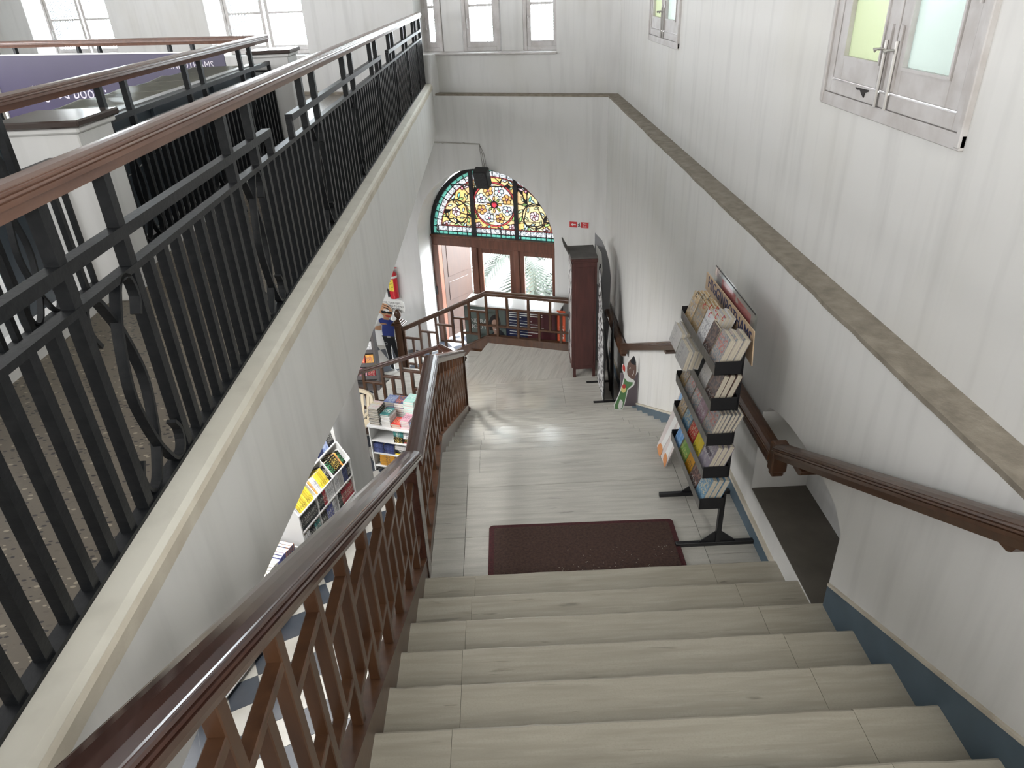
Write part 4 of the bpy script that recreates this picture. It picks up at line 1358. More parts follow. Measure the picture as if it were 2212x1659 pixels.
CV = {
    'mint': cover('cover_mint', (.42, .72, .66), (.80, .88, .84), (.50, .78, .72), .45, .8, 3),
    'teal': cover('cover_teal', (.07, .25, .24), (.85, .85, .80), (.06, .20, .20), .35, .75, 3),
    'rust': cover('cover_rust', (.32, .14, .10), (.75, .25, .40), (.10, .12, .22), .2, .5, 7),
    'bluepat': cover('cover_blue_pattern', (.22, .28, .55), (.70, .75, .85), (.35, .45, .68), .2, .8, 9),
    'pink': cover('cover_pink', (.78, .38, .48), (.12, .10, .14), (.85, .50, .58), .35, .75, 5),
    'red': cover('cover_red', (.66, .07, .05), (.85, .55, .35), (.60, .06, .05), .2, .85, 3),
    'blue': cover('cover_blue', (.16, .36, .68), (.85, .55, .25), (.25, .45, .75), .6, .9, 3),
    'yellowpink': cover('cover_white_yellow', (.78, .75, .70), (.80, .55, .12), (.82, .62, .62), .55, .85, 4),
    'darkflora': cover('cover_dark_floral', (.05, .06, .12), (.80, .80, .82), (.10, .10, .16), .1, .9, 8),
    'navy': cover('cover_navy', (.035, .05, .16), (.12, .16, .34), (.03, .04, .13), .2, .85, 4, .35),
    'amber': cover('cover_amber', (.75, .37, .03), (.06, .05, .04), (.72, .35, .03), .3, .6, 3),
    'grey': cover('cover_pale_grey', (.50, .49, .48), (.34, .33, .34), (.55, .54, .52), .2, .5, 9),
    'black': cover('cover_black', (.015, .016, .02), (.55, .55, .50), (.02, .02, .025), .2, .85, 3),
    'blackgold': cover('cover_black_gold', (.02, .018, .015), (.65, .48, .12), (.03, .025, .02), .15, .9, 3),
    'blackgreen': cover('cover_black_green', (.02, .022, .02), (.12, .42, .20), (.02, .022, .02), .15, .9, 3),
    'yellow': cover('cover_yellow', (.80, .62, .05), (.15, .12, .05), (.82, .66, .08), .1, .35, 3),
    'white': cover('cover_white', (.78, .78, .78), (.25, .25, .28), (.72, .72, .74), .2, .8, 3),
    'crimson': cover('cover_crimson', (.40, .04, .05), (.70, .60, .50), (.34, .03, .05), .2, .8, 3),
    'violet': cover('cover_violet_blue', (.12, .13, .36), (.70, .70, .75), (.16, .18, .42), .2, .8, 3),
    'green': cover('cover_green_paint', (.22, .42, .10), (.75, .72, .25), (.35, .52, .16), .0, .4, 6),
    'manga': cover('cover_comic', (.42, .36, .33), (.55, .12, .10), (.24, .27, .30), .5, .9, 17),
    'comic2': cover('cover_orange_comic', (.50, .34, .17), (.22, .25, .30), (.58, .47, .32), .3, .8, 15),
    'rosegrey': cover('cover_mauve', (.52, .34, .42), (.75, .70, .72), (.42, .28, .34), .1, .5, 5),
    'darkfig': cover('cover_dark_figure', (.08, .055, .055), (.55, .52, .50), (.20, .12, .10), .05, .3, 13),
    'skyblue': cover('cover_sky', (.14, .27, .40), (.62, .56, .36), (.22, .36, .48), .3, .9, 13),
    'orange': cover('cover_orange', (.75, .32, .08), (.10, .10, .20), (.80, .45, .12), .3, .8, 4),
    'lilac': cover('cover_grey_lilac', (.40, .36, .44), (.80, .78, .80), (.52, .48, .54), .45, .8, 6),
}
ORD = ['top', 'second', 'third', 'fourth', 'fifth', 'sixth', 'seventh', 'eighth', 'ninth', 'tenth', 'eleventh', 'twelfth', 'thirteenth', 'fourteenth', 'fifteenth', 'sixteenth', 'seventeenth', 'eighteenth']


def ordn(i, n):
    return 'topmost' if i == 0 else ('lowest' if i == n - 1 else ORD[i])


def stack(fm, w, h, covers, t, desc, where, group, pages=PAGE, rot=0.0, jit=.006, front=False):
    """books lying flat; covers listed from the top down"""
    n = len(covers); z = 0.0
    if front:      # spines towards the viewer
        fm = fm @ MX.Translation((w, 0, 0)); rot = math.pi / 2; w, h = h, w
    r = random.Random(hash(desc) % 1000 if False else len(desc) * 7 + n)
    for k in range(n - 1, -1, -1):
        tt = t * r.uniform(.9, 1.1)
        M_ = fm @ MX.Translation((r.uniform(-jit, jit), r.uniform(-jit, jit), z)) @ MX.Rotation(rot + r.uniform(-.03, .03), 4, 'Z')
        if n == 1:
            lb = f'single {desc} {where}'
        else:
            lb = f'{ordn(k, n)} of {desc}, {where}'
        book(M_, w, h, tt, CV[covers[k]], lb, group, pages)
        z += tt + .0005
    return z


# ---- white book table with shelves (shop floor)
TB = enm(-4.50, 7.0)
TW, TD, TH = 1.06, .70, .74
t = thing('book_table', 'white laminate book table with open shelves beside the short flight', 'table', tuple(en(-4.0, 7.3)))
MB().box(-.01, TW + .01, -.015, TD, TH - .028, TH, TB).build('top', WHITE, t, bevel=.003)
for x in (0, .66, TW - .02):
    MB().box(x, x + .018, 0, TD - .02, 0, TH - .028, TB).build('side_panel', WHITE, t, bevel=.002)
for z in (.09, .30, .505):
    MB().box(.018, TW - .02, .003, TD - .03, z - .018, z, TB).build('shelf', WHITE, t, bevel=.002)
MB().box(.018, TW - .02, TD - .03, TD - .02, .02, TH - .03, TB).build('back_panel', WHITE, t)


def tpos(x, y, z): return TB @ MX.Translation((x, y, z))


gB = 'books piled on the white table'
wt = 'on the white table'
stack(tpos(.03, .02, TH), .145, .205, ['yellowpink'] + ['black', 'grey'] * 7, .0165, 'the thin dark-edged books under a white cover', wt, gB, PAGE)
stack(tpos(.205, .02, TH), .13, .195, ['teal'] + ['white'] * 8, .021, 'the white paperbacks under a dark teal cover', wt, gB, PAGE_W)
stack(tpos(.35, .02, TH), .13, .195, ['red', 'red'], .030, 'the thick red paperbacks', wt, gB, PAGE)
stack(tpos(.49, .015, TH), .125, .19, ['pink'] * 5, .027, 'the pink-covered paperbacks', wt, gB, PAGE_W)
stack(tpos(.625, .02, TH), .125, .19, ['blue'] * 6, .019, 'the sky blue paperbacks', wt, gB, PAGE)
stack(tpos(.10, .33, TH), .15, .20, ['bluepat'] * 6, .03, 'the blue patterned paperbacks', wt, gB, PAGE)
stack(tpos(.27, .30, TH), .14, .21, ['rust'] * 6, .033, 'the rust-brown floral paperbacks', wt, gB, PAGE_W)
stack(tpos(.425, .27, TH), .15, .22, ['mint'] * 9, .029, 'the tall mint green pile', wt, gB, PAGE_W)
stack(tpos(.60, .32, TH), .14, .20, ['darkflora'] * 4, .03, 'the black floral paperbacks', wt, gB, PAGE)
g2 = 'books on the shelves of the white table'
stack(tpos(.12, .28, .505), .25, .19, ['mint', 'teal', 'black', 'teal', 'black', 'teal'], .019, 'the thin teal and black books at the back', 'on the upper table shelf', g2, front=True)
stack(tpos(.35, .03, .505), .145, .20, ['teal', 'teal', 'teal', 'teal', 'blackgold', 'blackgold', 'blackgold', 'blackgold'], .022, 'the teal and black-gold books', 'on the upper table shelf', g2, front=True)
stack(tpos(.50, .03, .505), .13, .19, ['white', 'white', 'white', 'blackgold', 'blackgold', 'crimson'], .025, 'the white and black-gold books', 'on the upper table shelf', g2, PAGE_W, front=True)
stack(tpos(.69, .03, .505), .14, .20, ['navy', 'navy', 'navy', 'crimson', 'crimson'], .027, 'the navy and red books', 'on the upper table shelf', g2, front=True)
stack(tpos(.03, .02, .30), .15, .21, ['navy'] * 5, .027, 'the navy hardbacks at the left end', 'middle table shelf', g2, front=True)
stack(tpos(.185, .02, .30), .15, .21, ['navy'] * 5, .027, 'the navy hardbacks beside the grey books', 'on the middle table shelf', g2, front=True)
stack(tpos(.35, .03, .30), .22, .20, ['grey', 'grey', 'black', 'black', 'yellow'], .026, 'the grey, black and yellow books', 'on the middle table shelf', g2, PAGE_W, front=True)
stack(tpos(.09, .03, .09), .23, .20, ['amber'] * 7, .024, 'the amber yellow hardbacks', 'on the lowest table shelf', g2, front=True)

# ---- long white bookcase on the shop floor
BK = frame(en(-4.10, 4.80), N3, -E3)          # local x away, y into the case (depth), z up
bc = thing('bookcase', 'white bookcase with sloping upper shelf seen below the stair handrail', 'bookcase', tuple(en(-4.4, 5.35)))
prof = [(0, 0), (.0, 1.03), (.14, 1.25), (.14, 1.78), (.34, 1.78), (.34, 0)]
ex = lambda x: frame(en(-4.10, 4.80) + N3 * x, -E3, V((0, 0, 1)), N3)
for x in (0, 1.08):
    MB().prism(prof, ex(x), 0, .02).build('end_panel', WHITE, bc, bevel=.002)
BZ = [.06, .30, .55, .80, 1.03]
for z in BZ:
    MB().box(.02, 1.08, 0, .33, z - .018, z, BK).build('shelf', WHITE, bc, bevel=.002)
MB().box(.02, 1.08, .14, .33, 1.232, 1.25, BK).build('shelf', WHITE, bc, bevel=.002)
MB().box(.02, 1.08, .33, .345, 0, 1.78, BK).build('back_panel', WHITE, bc)
for x in (.36, .72):
    for z0, z1 in zip(BZ[:-1], BZ[1:]):
        MB().box(x, x + .012, .01, .33, z0, z1 - .018, BK).build('divider', WHITE, bc)
    MB().prism([(.0, 1.03), (.14, 1.232), (.33, 1.232), (.33, 1.03)], ex(x), 0, .012).build('divider', WHITE, bc)


def shelf_row(fm, x0, x1, z, covs, hb, db, where, group, r, lean=0.0, tmin=.020, tmax=.036):
    """books upright with spines outwards; covs = list of (name, run length)"""
    x = x0; k = 0
    seq = [c for c, n in covs for _ in range(n)]
    total = len(seq)
    while x < x1 - tmin and k < total:
        tt = r.uniform(tmin, tmax)
        if x + tt > x1: break
        hh = hb * r.uniform(.93, 1.0)
        # spine faces -y of fm (outwards): local book x (depth) -> +y, y (height) -> z, z (thickness) -> x
        M_ = fm @ MX.Translation((x + tt * .02, .012, z + .001)) @ MX(((0, 0, 1, 0), (1, 0, 0, 0), (0, 1, 0, 0), (0, 0, 0, 1)))
        if lean: M_ = fm @ MX.Translation((x, .012, z + .001)) @ MX.Rotation(-lean, 4, 'X') @ MX(((0, 0, 1, 0), (1, 0, 0, 0), (0, 1, 0, 0), (0, 0, 0, 1)))
        cname = seq[k]
        book(M_, db, hh, tt * .97, CV[cname], f'{cname_word(cname)} book, {ordw(k)} from near end, {where}', group, PAGE, part=False)
        x += tt + .0025; k += 1


CW = {'black': 'plain black', 'blackgold': 'black and gold', 'blackgreen': 'black and green', 'navy': 'navy', 'grey': 'pale grey', 'white': 'white', 'crimson': 'crimson', 'violet': 'violet blue',
      'yellow': 'bright yellow', 'orange': 'orange', 'skyblue': 'sky blue', 'teal': 'dark teal', 'red': 'red', 'mint': 'mint', 'blue': 'mid blue', 'pink': 'pink', 'lilac': 'grey lilac', 'green': 'green',
      'amber': 'amber', 'darkfig': 'dark brown', 'comic2': 'tan comic', 'manga': 'grey comic', 'rosegrey': 'mauve', 'bluepat': 'blue patterned', 'rust': 'rust', 'yellowpink': 'white and yellow', 'darkflora': 'dark floral'}


def cname_word(c): return CW[c]


WORDS = ['first', 'second', 'third', 'fourth', 'fifth', 'sixth', 'seventh', 'eighth', 'ninth', 'tenth', 'eleventh', 'twelfth', 'thirteenth', 'fourteenth', 'fifteenth', 'sixteenth', 'seventeenth', 'eighteenth', 'nineteenth', 'twentieth']


def ordw(k): return WORDS[k]


r_ = random.Random(21)
gs = 'books on the white bookcase'
bays = ((.022, .358), (.374, .718), (.734, 1.078))
bayw = ('nearest', 'middle', 'furthest')
plan = {1.03: ([('white', 1), ('yellow', 12)], [('orange', 1), ('white', 3), ('yellow', 5), ('black', 3)], [('blackgreen', 2), ('blackgold', 4), ('orange', 1), ('blackgreen', 2), ('white', 4)]),
        .80: ([('black', 12)], [('black', 3), ('crimson', 2), ('white', 7)], [('white', 3), ('grey', 3), ('navy', 3), ('black', 4)]),
        .55: ([('white', 4), ('black', 3), ('teal', 5)], [('black', 4), ('violet', 4), ('white', 4)], [('black', 3), ('crimson', 9)]),
        .30: ([('red', 4), ('skyblue', 4), ('orange', 4)], [('white', 6), ('blue', 6)], [('navy', 6), ('grey', 6)])}
rown = {1.03: 'sloping shelf', .80: 'second shelf', .55: 'third shelf', .30: 'fourth shelf'}
for z, rows in plan.items():
    for (a, b), covs, bn in zip(bays, rows, bayw):
        shelf_row(BK, a + .004, b, z, covs, .19 if z < 1 else .185, .16, f'{rown[z]}, {bn} bay of bookcase', gs, r_, lean=(.52 if z > 1 else .05))
# face-out books on the top ledge
for k, (c, x) in enumerate((('yellow', .03), ('teal', .17), ('orange', .30), ('blackgreen', .44), ('darkflora', .58), ('navy', .72), ('bluepat', .84), ('black', .95))):
    M_ = BK @ MX.Translation((x + .125, .155, 1.252)) @ MX.Rotation(-.22, 4, 'X') @ MX(((-1, 0, 0, 0), (0, 0, 1, 0), (0, 1, 0, 0), (0, 0, 0, 1)))
    book(M_, .125, .20, .035, CV[c], f'{CW[c]} book facing out on the bookcase top ledge, {WORDS[k]} from near end', gs, PAGE)
text('title', 'DUNE', .042, BK @ MX.Translation((.365, .147, 1.30)) @ MX.Rotation(-.22, 4, 'X') @ MX.Rotation(math.pi / 2, 4, 'X'), mat('title_gold', (.75, .5, .1), .5), [o for o in col.objects if o.get('label', '').startswith('orange book facing')][0])

# ---- low bookcase in front of it
B2 = frame(en(-4.14, 3.05), N3, -E3)
bc2 = thing('bookcase', 'low white bookcase of picture books nearest the checked floor', 'bookcase', tuple(en(-4.4, 3.9)))
for x in (0, .84, 1.68):
    MB().box(x, x + .018, 0, .32, 0, .66, B2).build('side_panel', WHITE, bc2, bevel=.002)
for z in (.06, .32, .56):
    MB().box(.018, 1.68, 0, .32, z - .016, z, B2).build('shelf', WHITE, bc2, bevel=.002)
MB().box(0, 1.698, .32, .33, 0, .80, B2).build('back_panel', WHITE, bc2)
g3 = 'picture books on the low bookcase'
pl2 = {.06: ([('green', 3), ('skyblue', 4), ('orange', 3), ('teal', 4), ('yellow', 4), ('mint', 2)], [('yellow', 3), ('red', 5), ('white', 5), ('mint', 5)]),
       .32: ([('red', 5), ('blue', 8), ('crimson', 4), ('pink', 3)], [('white', 5), ('red', 3), ('skyblue', 5), ('mint', 5)]),
       .56: ([('lilac', 3), ('skyblue', 5), ('white', 5), ('orange', 5)], [('crimson', 2), ('white', 3), ('black', 2), ('grey', 4), ('violet', 3), ('rust', 4)])}
rn2 = {.06: 'bottom shelf', .32: 'middle shelf', .56: 'upper shelf'}
for z, rows in pl2.items():
    for (a, b), covs, bn in zip(((.024, .83), (.862, 1.67)), rows, ('nearer', 'further')):
        shelf_row(B2, a, b, z, covs, .20, .17, f'{rn2[z]}, {bn} bay of low bookcase', g3, r_, tmin=.035, tmax=.048)
# ================================================================== THINGS ON THE STAIRS
# ---- doormat
PILE = mat('maroon_brown_pile', (.085, .045, .033), .95, (.045, .022, .017), (60, 60, 60), 6, .3, .7, .9, 220)
RIM = mat('maroon_binding', (.085, .018, .020), .95, (.05, .012, .013), (70, 70, 70), 4, .3, .7, .8, 200)
dm = thing('doormat', 'maroon and brown doormat on the middle landing at the foot of the upper steps', 'mat', (.43, 3.52, ML))
mq = frame(V((-.197, 3.24, ML)), V((1, -.014, 0)).normalized(), V((.014, 1, 0)).normalized())
MWd, MHt = 1.255, .552


def rrect(x0, x1, y0, y1, r, n=5):
    o = []
    for cx, cy, a0 in ((x1 - r, y0 + r, -90), (x1 - r, y1 - r, 0), (x0 + r, y1 - r, 90), (x0 + r, y0 + r, 180)):
        o += [(cx + r * math.cos(rad(a0 + 90 * i / n)), cy + r * math.sin(rad(a0 + 90 * i / n))) for i in range(n + 1)]
    return o


MB().prism(rrect(0, MWd, 0, MHt, .03), mq, .001, .012).build('binding', RIM, dm, bevel=.004)
MB().prism(rrect(.035, MWd - .035, .035, MHt - .035, .02), mq, .011, .016).build('pile', PILE, dm)
tuft = MB(); rt = random.Random(5)
for i in range(5200):
    x, y = rt.uniform(.03, MWd - .03), rt.uniform(.03, MHt - .03)
    a = rt.uniform(0, 6.28); l = rt.uniform(.004, .008)
    p = V((x, y, .015))
    tuft.add([p + V((.0012, 0, 0)), p + V((-.0012, .001, 0)), p + V((l * .6 * math.cos(a), l * .6 * math.sin(a), l))], [(0, 1, 2)], 0, mq)
tag(tuft.build('pile_tufts', PILE, dm), kind='stuff')
fl = MB()
for i in range(60):
    x, y = rt.uniform(.45, MWd - .05), rt.uniform(.05, .28); a = rt.uniform(0, 6.28)
    fl.bar(mq @ V((x, y, .020)), mq @ V((x + .006 * math.cos(a), y + .006 * math.sin(a), .021)), .0015, .0015)
tag(fl.build('lint', mat('pale_lint', (.45, .40, .33), .9), dm), kind='stuff')

# ---- book rack with five trays
rk = thing('book_rack', 'black steel book rack with five trays standing against the right wall', 'rack', (1.29, 3.77, ML))
BLK = mat('black_powder_coat', (.012, .012, .014), .42)
for y in (3.51, 4.03):
    MB().box(1.03, 1.548, y - .015, y + .015, ML, ML + .03).build('foot_bar', BLK, rk, bevel=.002)
    MB().box(1.285, 1.315, y - .015, y + .015, ML + .03, 4.02).build('post', BLK, rk)
    MB().prism([(1.18, ML + .03), (1.42, ML + .03), (1.30, ML + .13)], frame(V((0, y, 0)), V((1, 0, 0)), V((0, 0, 1)), V((0, -1, 0))), -.003, .003).build('gusset', BLK, rk)
TRZ = [2.948, 3.186, 3.422, 3.662, 3.892]
TY0, TY1, TX0, TX1 = 3.42, 4.20, 1.128, 1.280
for z in TRZ:
    tr = MB()
    tr.box(TX0, TX1, TY0, TY1, z, z + .003); tr.box(TX1 - .003, TX1, TY0, TY1, z, z + .085)
    tr.box(TX0, TX1, TY0, TY0 + .003, z, z + .083); tr.box(TX0, TX1, TY1 - .003, TY1, z, z + .083)
    tt_ = tr.build('tray', BLK, rk)
    MB().box(TX0 - .002, TX0 + .002, TY0, TY1, z, z + .060).build('front_lip', mat('worn_steel_lip', (.20, .19, .18), .35, (.10, .095, .09), (4, 30, 4), 4, .3, .7, metal=.4), tt_)
# header board and acrylic flyer holder
TAN = mat('tan_header_board', (.52, .38, .25), .6)
hd = thing('header_sign', 'tan header board with dark blue lettering on top of the book rack', 'sign', (1.335, 3.93, 3.93))
MB().prism([(3.43, 3.935), (4.42, 4.0), (4.42, 4.115), (3.46, 4.13)], yz(1.332), 0, .006).build('board', TAN, hd)
NAVYT = mat('dark_blue_lettering', (.02, .025, .10), .5)
text('lettering', 'HIGGINBOTHAMS', .105, frame(V((1.331, 3.925, 4.068)), V((0, -1, .0)), V((0, 0, 1)), V((-1, 0, 0))), NAVYT, hd, sx=1.03)
fh = thing('flyer_holder', 'clear acrylic holder with a red flyer behind the tan header board', 'holder', (1.36, 3.9, 4.0))
MB().box(1.350, 1.353, 3.52, 4.30, 3.98, 4.20).build('acrylic_front', glassy('acrylic', (.95, .97, .97), .88), fh)
MB().box(1.362, 1.365, 3.52, 4.30, 3.98, 4.20).build('acrylic_back', MATS['acrylic'], fh)
MB().box(1.3495, 1.3545, 3.52, 4.30, 4.198, 4.203).build('edge', BLK, fh)
MB().box(1.355, 1.3565, 3.60, 4.16, 3.99, 4.165).build('flyer', mat('red_flyer', (.55, .16, .17), .5, (.62, .55, .50), (9, 9, 9), 2, .3, .34), fh)
MB().box(1.358, 1.3595, 4.10, 4.28, 3.99, 4.165).build('flyer', mat('grey_flyer', (.45, .43, .46), .5), fh)


def rackbook(z, y, w, h, t, cov, tilt, label, off=.006, pages=PAGE, base=TX0):
    """cover faces the stairs (-x); leans back by tilt; y = far edge of the book, w along -y"""
    # local x (width) -> -y, local y (height) -> up and back, local z (thickness) -> -x
    ct, sn_ = math.cos(tilt), math.sin(tilt)
    up = V((sn_, 0, ct)); nz_ = V((-ct, 0, sn_)); xd = V((0, -1, 0))
    org = V((base + off + t, y, z + .004))
    return book(frame(org, xd, up, nz_), w, h, t, cov, label, 'books in the black rack', pages)


GLM = 'in the rack'
rows = [
    # bottom tray
    (0, [('blue', 'comic', 4.17, .13, .19, .02, 2), ('green', 'green painted', 4.02, .15, .20, .022, 2), ('amber', 'amber and black', 3.86, .12, .15, .02, 1), ('darkfig', 'dark brown figure', 3.73, .14, .19, .02, 2), ('skyblue', 'blue and orange', 3.58, .14, .20, .034, 3)]),
    (1, [('comic2', 'amber comic', 4.17, .13, .19, .02, 2), ('skyblue', 'sky blue comic', 4.02, .14, .20, .018, 3), ('red', 'red diary', 3.87, .13, .19, .022, 2), ('yellow', 'yellow and blue', 3.73, .13, .17, .02, 2), ('lilac', 'grey lilac', 3.59, .155, .21, .032, 3)]),
    (2, [('comic2', 'tan comic', 4.17, .13, .19, .02, 1), ('manga', 'red and grey comic', 4.03, .14, .20, .02, 2), ('manga', 'striped comic', 3.88, .13, .20, .02, 2), ('rosegrey', 'mauve', 3.74, .14, .21, .02, 2), ('manga', 'white and green comic', 3.59, .15, .20, .020, 6)]),
    (3, [('manga', 'grey comic', 4.16, .13, .18, .02, 2), ('grey', 'glossy grey', 3.76, .15, .20, .022, 2), ('darkfig', 'shiny dark', 3.60, .14, .20, .034, 3)]),
    (4, [('comic2', 'gold-edged diary', 4.17, .13, .20, .018, 4), ('comic2', 'glossy tan diary', 4.03, .14, .20, .02, 4), ('white', 'white lettered', 3.88, .14, .20, .03, 4), ('darkfig', 'dark glossy', 3.735, .13, .19, .02, 1), ('manga', 'glossy comic', 3.59, .145, .20, .037, 3)]),
]
TN = ['bottom tray', 'second tray from the bottom', 'middle tray', 'second tray from the top', 'top tray']
POSW = ['frontmost', 'second', 'third', 'fourth', 'fifth', 'sixth']
for ti, bs_ in rows:
    for c, desc, y, w, h, t, n in bs_:
        tilt = rng.uniform(.30, .36)
        for k in range(n):
            off = .006 + k * (t + .001)
            if off + t > .135: break
            lb = f'{POSW[k]} {desc} book leaning in the {TN[ti]} of the rack' if n > 1 else f'lone {desc} book leaning in the {TN[ti]} of the rack'
            rackbook(TRZ[ti], y + rng.uniform(-.004, .004), w, h * rng.uniform(.98, 1.0), t, CV[c], tilt + .01 * k, lb, off)
text('title', 'WHAT?', .036, frame(V((1.128 + .004 + math.sin(.33) * .13, 3.515, 3.186 + .004 + .13)), V((0, -1, 0)), V((math.sin(.33), 0, math.cos(.33))), V((-math.cos(.33), 0, math.sin(.33)))), mat('title_dark', (.06, .05, .07), .5),
     [o for o in col.objects if o.get('label', '').startswith('frontmost grey lilac')][0])
text('title', 'NAGOJI', .034, frame(V((1.128 + .003 + math.sin(.33) * .16, 3.805, 3.186 + .004 + .15)), V((0, -1, 0)), V((math.sin(.33), 0, math.cos(.33))), V((-math.cos(.33), 0, math.sin(.33)))), mat('title_white', (.8, .8, .78), .5),
     [o for o in col.objects if o.get('label', '').startswith('frontmost red diary')][0])
# paperbacks pushed in fore-edge up between the two top trays
for k in range(4):
    M_ = frame(V((1.075 + .030 * k, 4.16, 3.755 + .004 * k)), V((.25, .0, .97)).normalized(), V((0, -1, 0)), V((-.97, 0, .25)).normalized())
    book(M_, .13, .19, .026, CV['grey'], f'{POSW[k]} of four pale paperbacks lying slanted below the top tray', 'slanted paperbacks in the rack', PAGE)
for k in range(3):
    M_ = frame(V((1.072 + .034 * k, 3.955, 3.735 + .004 * k)), V((.25, .0, .97)).normalized(), V((0, -1, 0)), V((-.97, 0, .25)).normalized())
    book(M_, .13, .19, .030, CV['grey'], f'{POSW[k]} of three yellowed paperbacks lying slanted below the top tray', 'slanted paperbacks in the rack', PAGE)
# bookmark cords
RED = mat('red_cord', (.45, .02, .02), .7)
for k, (y, m_, c) in enumerate(((4.10, BLK, 'black'), (3.93, RED, 'red'), (3.80, RED, 'red'))):
    cd_ = MB()
    for j in range(3):
        b_ = V((1.20 + .03 * j, y - .03 * j, 4.09))
        cd_.tube(smoothpath([b_, b_ + V((-.01, -.01, .02)), b_ + V((-.02, -.03, .022)), b_ + V((-.03, -.035, .006)), b_ + V((-.025, -.05, .004))], 3), .002, 5)
    tag(cd_.build('bookmark_cord', m_), f'{c} bookmark cords trailing over the diaries, {("far", "middle", "near")[k]} bunch', 'cord')


# ---- flat printed cut-outs
def card(name, label, cat, mx, layers, thick=.006, white=True):
    """layers: (part name, polygon in local xy, material); the first is the board"""
    c = mx.translation
    t_ = thing(name, label, cat, (c.x, c.y, c.z))
    for k, (pn, poly_, m_) in enumerate(layers):
        MB().prism(poly_, mx, -thick if k == 0 else .0005 * k, .0005 * k + (.0006 if k else 0)).build(pn, m_, t_)
    return t_


def blob(pts, k=4):
    n = len(pts); P_ = [V((p[0], p[1], 0)) for p in pts]; out = []
    for i in range(n):
        p0, p1, p2, p3 = P_[(i - 1) % n], P_[i], P_[(i + 1) % n], P_[(i + 2) % n]
        for j in range(k):
            t_ = j / k
            q = .5 * ((2 * p1) + (p2 - p0) * t_ + (2 * p0 - 5 * p1 + 4 * p2 - p3) * t_ * t_ + (3 * p1 - p0 - 3 * p2 + p3) * t_ ** 3)
            out.append((q.x, q.y))
    return out


def circ(x, y, rx, ry=None, n=18):
    ry = ry or rx
    return [(x + rx * math.cos(2 * math.pi * i / n), y + ry * math.sin(2 * math.pi * i / n)) for i in range(n)]


CARDW = mat('white_card', (.72, .72, .70), .6)
SKIN1 = mat('printed_tan', (.55, .30, .17), .5)
SKIN2 = mat('printed_brown', (.14, .085, .07), .5)
PBLUE = mat('printed_royal_blue', (.035, .06, .28), .5)
PBLK = mat('printed_black', (.015, .017, .022), .5)
PGRN = mat('printed_green', (.10, .22, .09), .5)
PLBL = mat('printed_light_blue', (.22, .36, .56), .5)
PRED = mat('printed_red', (.50, .06, .05), .5)
PORG = mat('printed_orange', (.62, .25, .08), .5)
PYEL = mat('printed_yellow', (.75, .65, .25), .5)
PGRY = mat('mauve_grey_card', (.19, .16, .18), .6)
# man cut-out by the newel post (drawn in local units of the 1.19 m tall board)
pm = V((-2.02, 11.03, 0))
mm = frame(pm, (-BU * .97 + V((0, -.05, 0))).normalized(), V((0, 0, 1)), -BN)
mm = frame(pm + BU * .03, -BU * 1.5, V((0, 0, 1.06)), -BN)
man_out = [(.14, .0), (.19, .01), (.12, .30), (.10, .60), (.13, .62), (.16, .56), (.185, .63), (.165, .80), (.14, .88), (.08, .915), (.08, .98), (.115, 1.02), (.105, 1.12), (.04, 1.20), (-.05, 1.20), (-.115, 1.13), (-.10, 1.03), (-.035, .94), (-.09, .86), (-.15, .78), (-.16, .70), (-.06, .70), (-.075, .60), (-.04, .30), (-.01, .02), (.04, .0), (.03, .3), (.04, .45), (.08, .30)]
card('cardboard_cutout', 'cardboard cut-out of a cartoon man in a blue shirt beside the newel post', 'cutout', mm, [
    ('board', man_out, CARDW),
    ('trousers', [(.15, .01), (.18, .02), (.115, .30), (.09, .60), (-.065, .60), (-.03, .30), (-.005, .03), (.03, .02), (.02, .3), (.03, .47), (.07, .30)], PBLK),
    ('shirt', blob([(-.06, .62), (.085, .62), (.095, .75), (.15, .80), (.13, .87), (.06, .92), (-.05, .93), (-.09, .87), (-.05, .80)], 2), PBLUE),
    ('arm', [(.15, .79), (.17, .72), (.145, .62), (.13, .575), (.155, .57), (.18, .64), (.178, .74)], SKIN1),
    ('arm', [(-.06, .80), (-.14, .77), (-.155, .71), (-.07, .71)], SKIN1),
    ('hand', [(-.085, .84), (.0, .845), (.02, .83), (-.06, .815)], SKIN1),
    ('neck', [(-.02, .91), (.05, .91), (.055, .97), (-.01, .97)], SKIN1),
    ('head', blob([(.0, .95), (.075, .96), (.10, 1.03), (.10, 1.11), (.04, 1.185), (-.05, 1.185), (-.10, 1.12), (-.09, 1.04), (-.03, 1.0)], 3), SKIN1),
    ('hair_stripe', [(-.03, 1.18), (.06, 1.155), (.09, 1.11), (.05, 1.14)], PBLK),
    ('hair_stripe', [(-.02, 1.14), (.05, 1.12), (.085, 1.08), (.04, 1.10)], PBLK),
    ('eyes', circ(.03, 1.075, .04, .022), CARDW),
    ('sunglasses', [(-.035, 1.065), (.02, 1.065), (.03, 1.05), (.04, 1.062), (.105, 1.055), (.10, 1.02), (.05, 1.02), (.03, 1.035), (.015, 1.015), (-.03, 1.02)], PBLK),
    ('mouth', blob([(.005, .995), (.075, .985), (.06, .955), (.025, .965)], 2), PRED),
    ('belt', [(-.07, .60), (.095, .60), (.095, .625), (-.07, .625)], mat('printed_dark_grey', (.05, .05, .05), .5)),
    ('buckle', [(-.005, .595), (.04, .595), (.04, .63), (-.005, .63)], mat('printed_silver', (.5, .5, .5), .4)),
    ('key_ring', circ(-.03, .485, .022), MATS['printed_silver']),
    ('key_ring_hole', circ(-.03, .485, .016), PBLK)], .012)
sp_ = frame(pm + BU * .05 + BN * .03 + V((0, 0, 1.215)), -BU, V((0, 0, 1)), -BN)
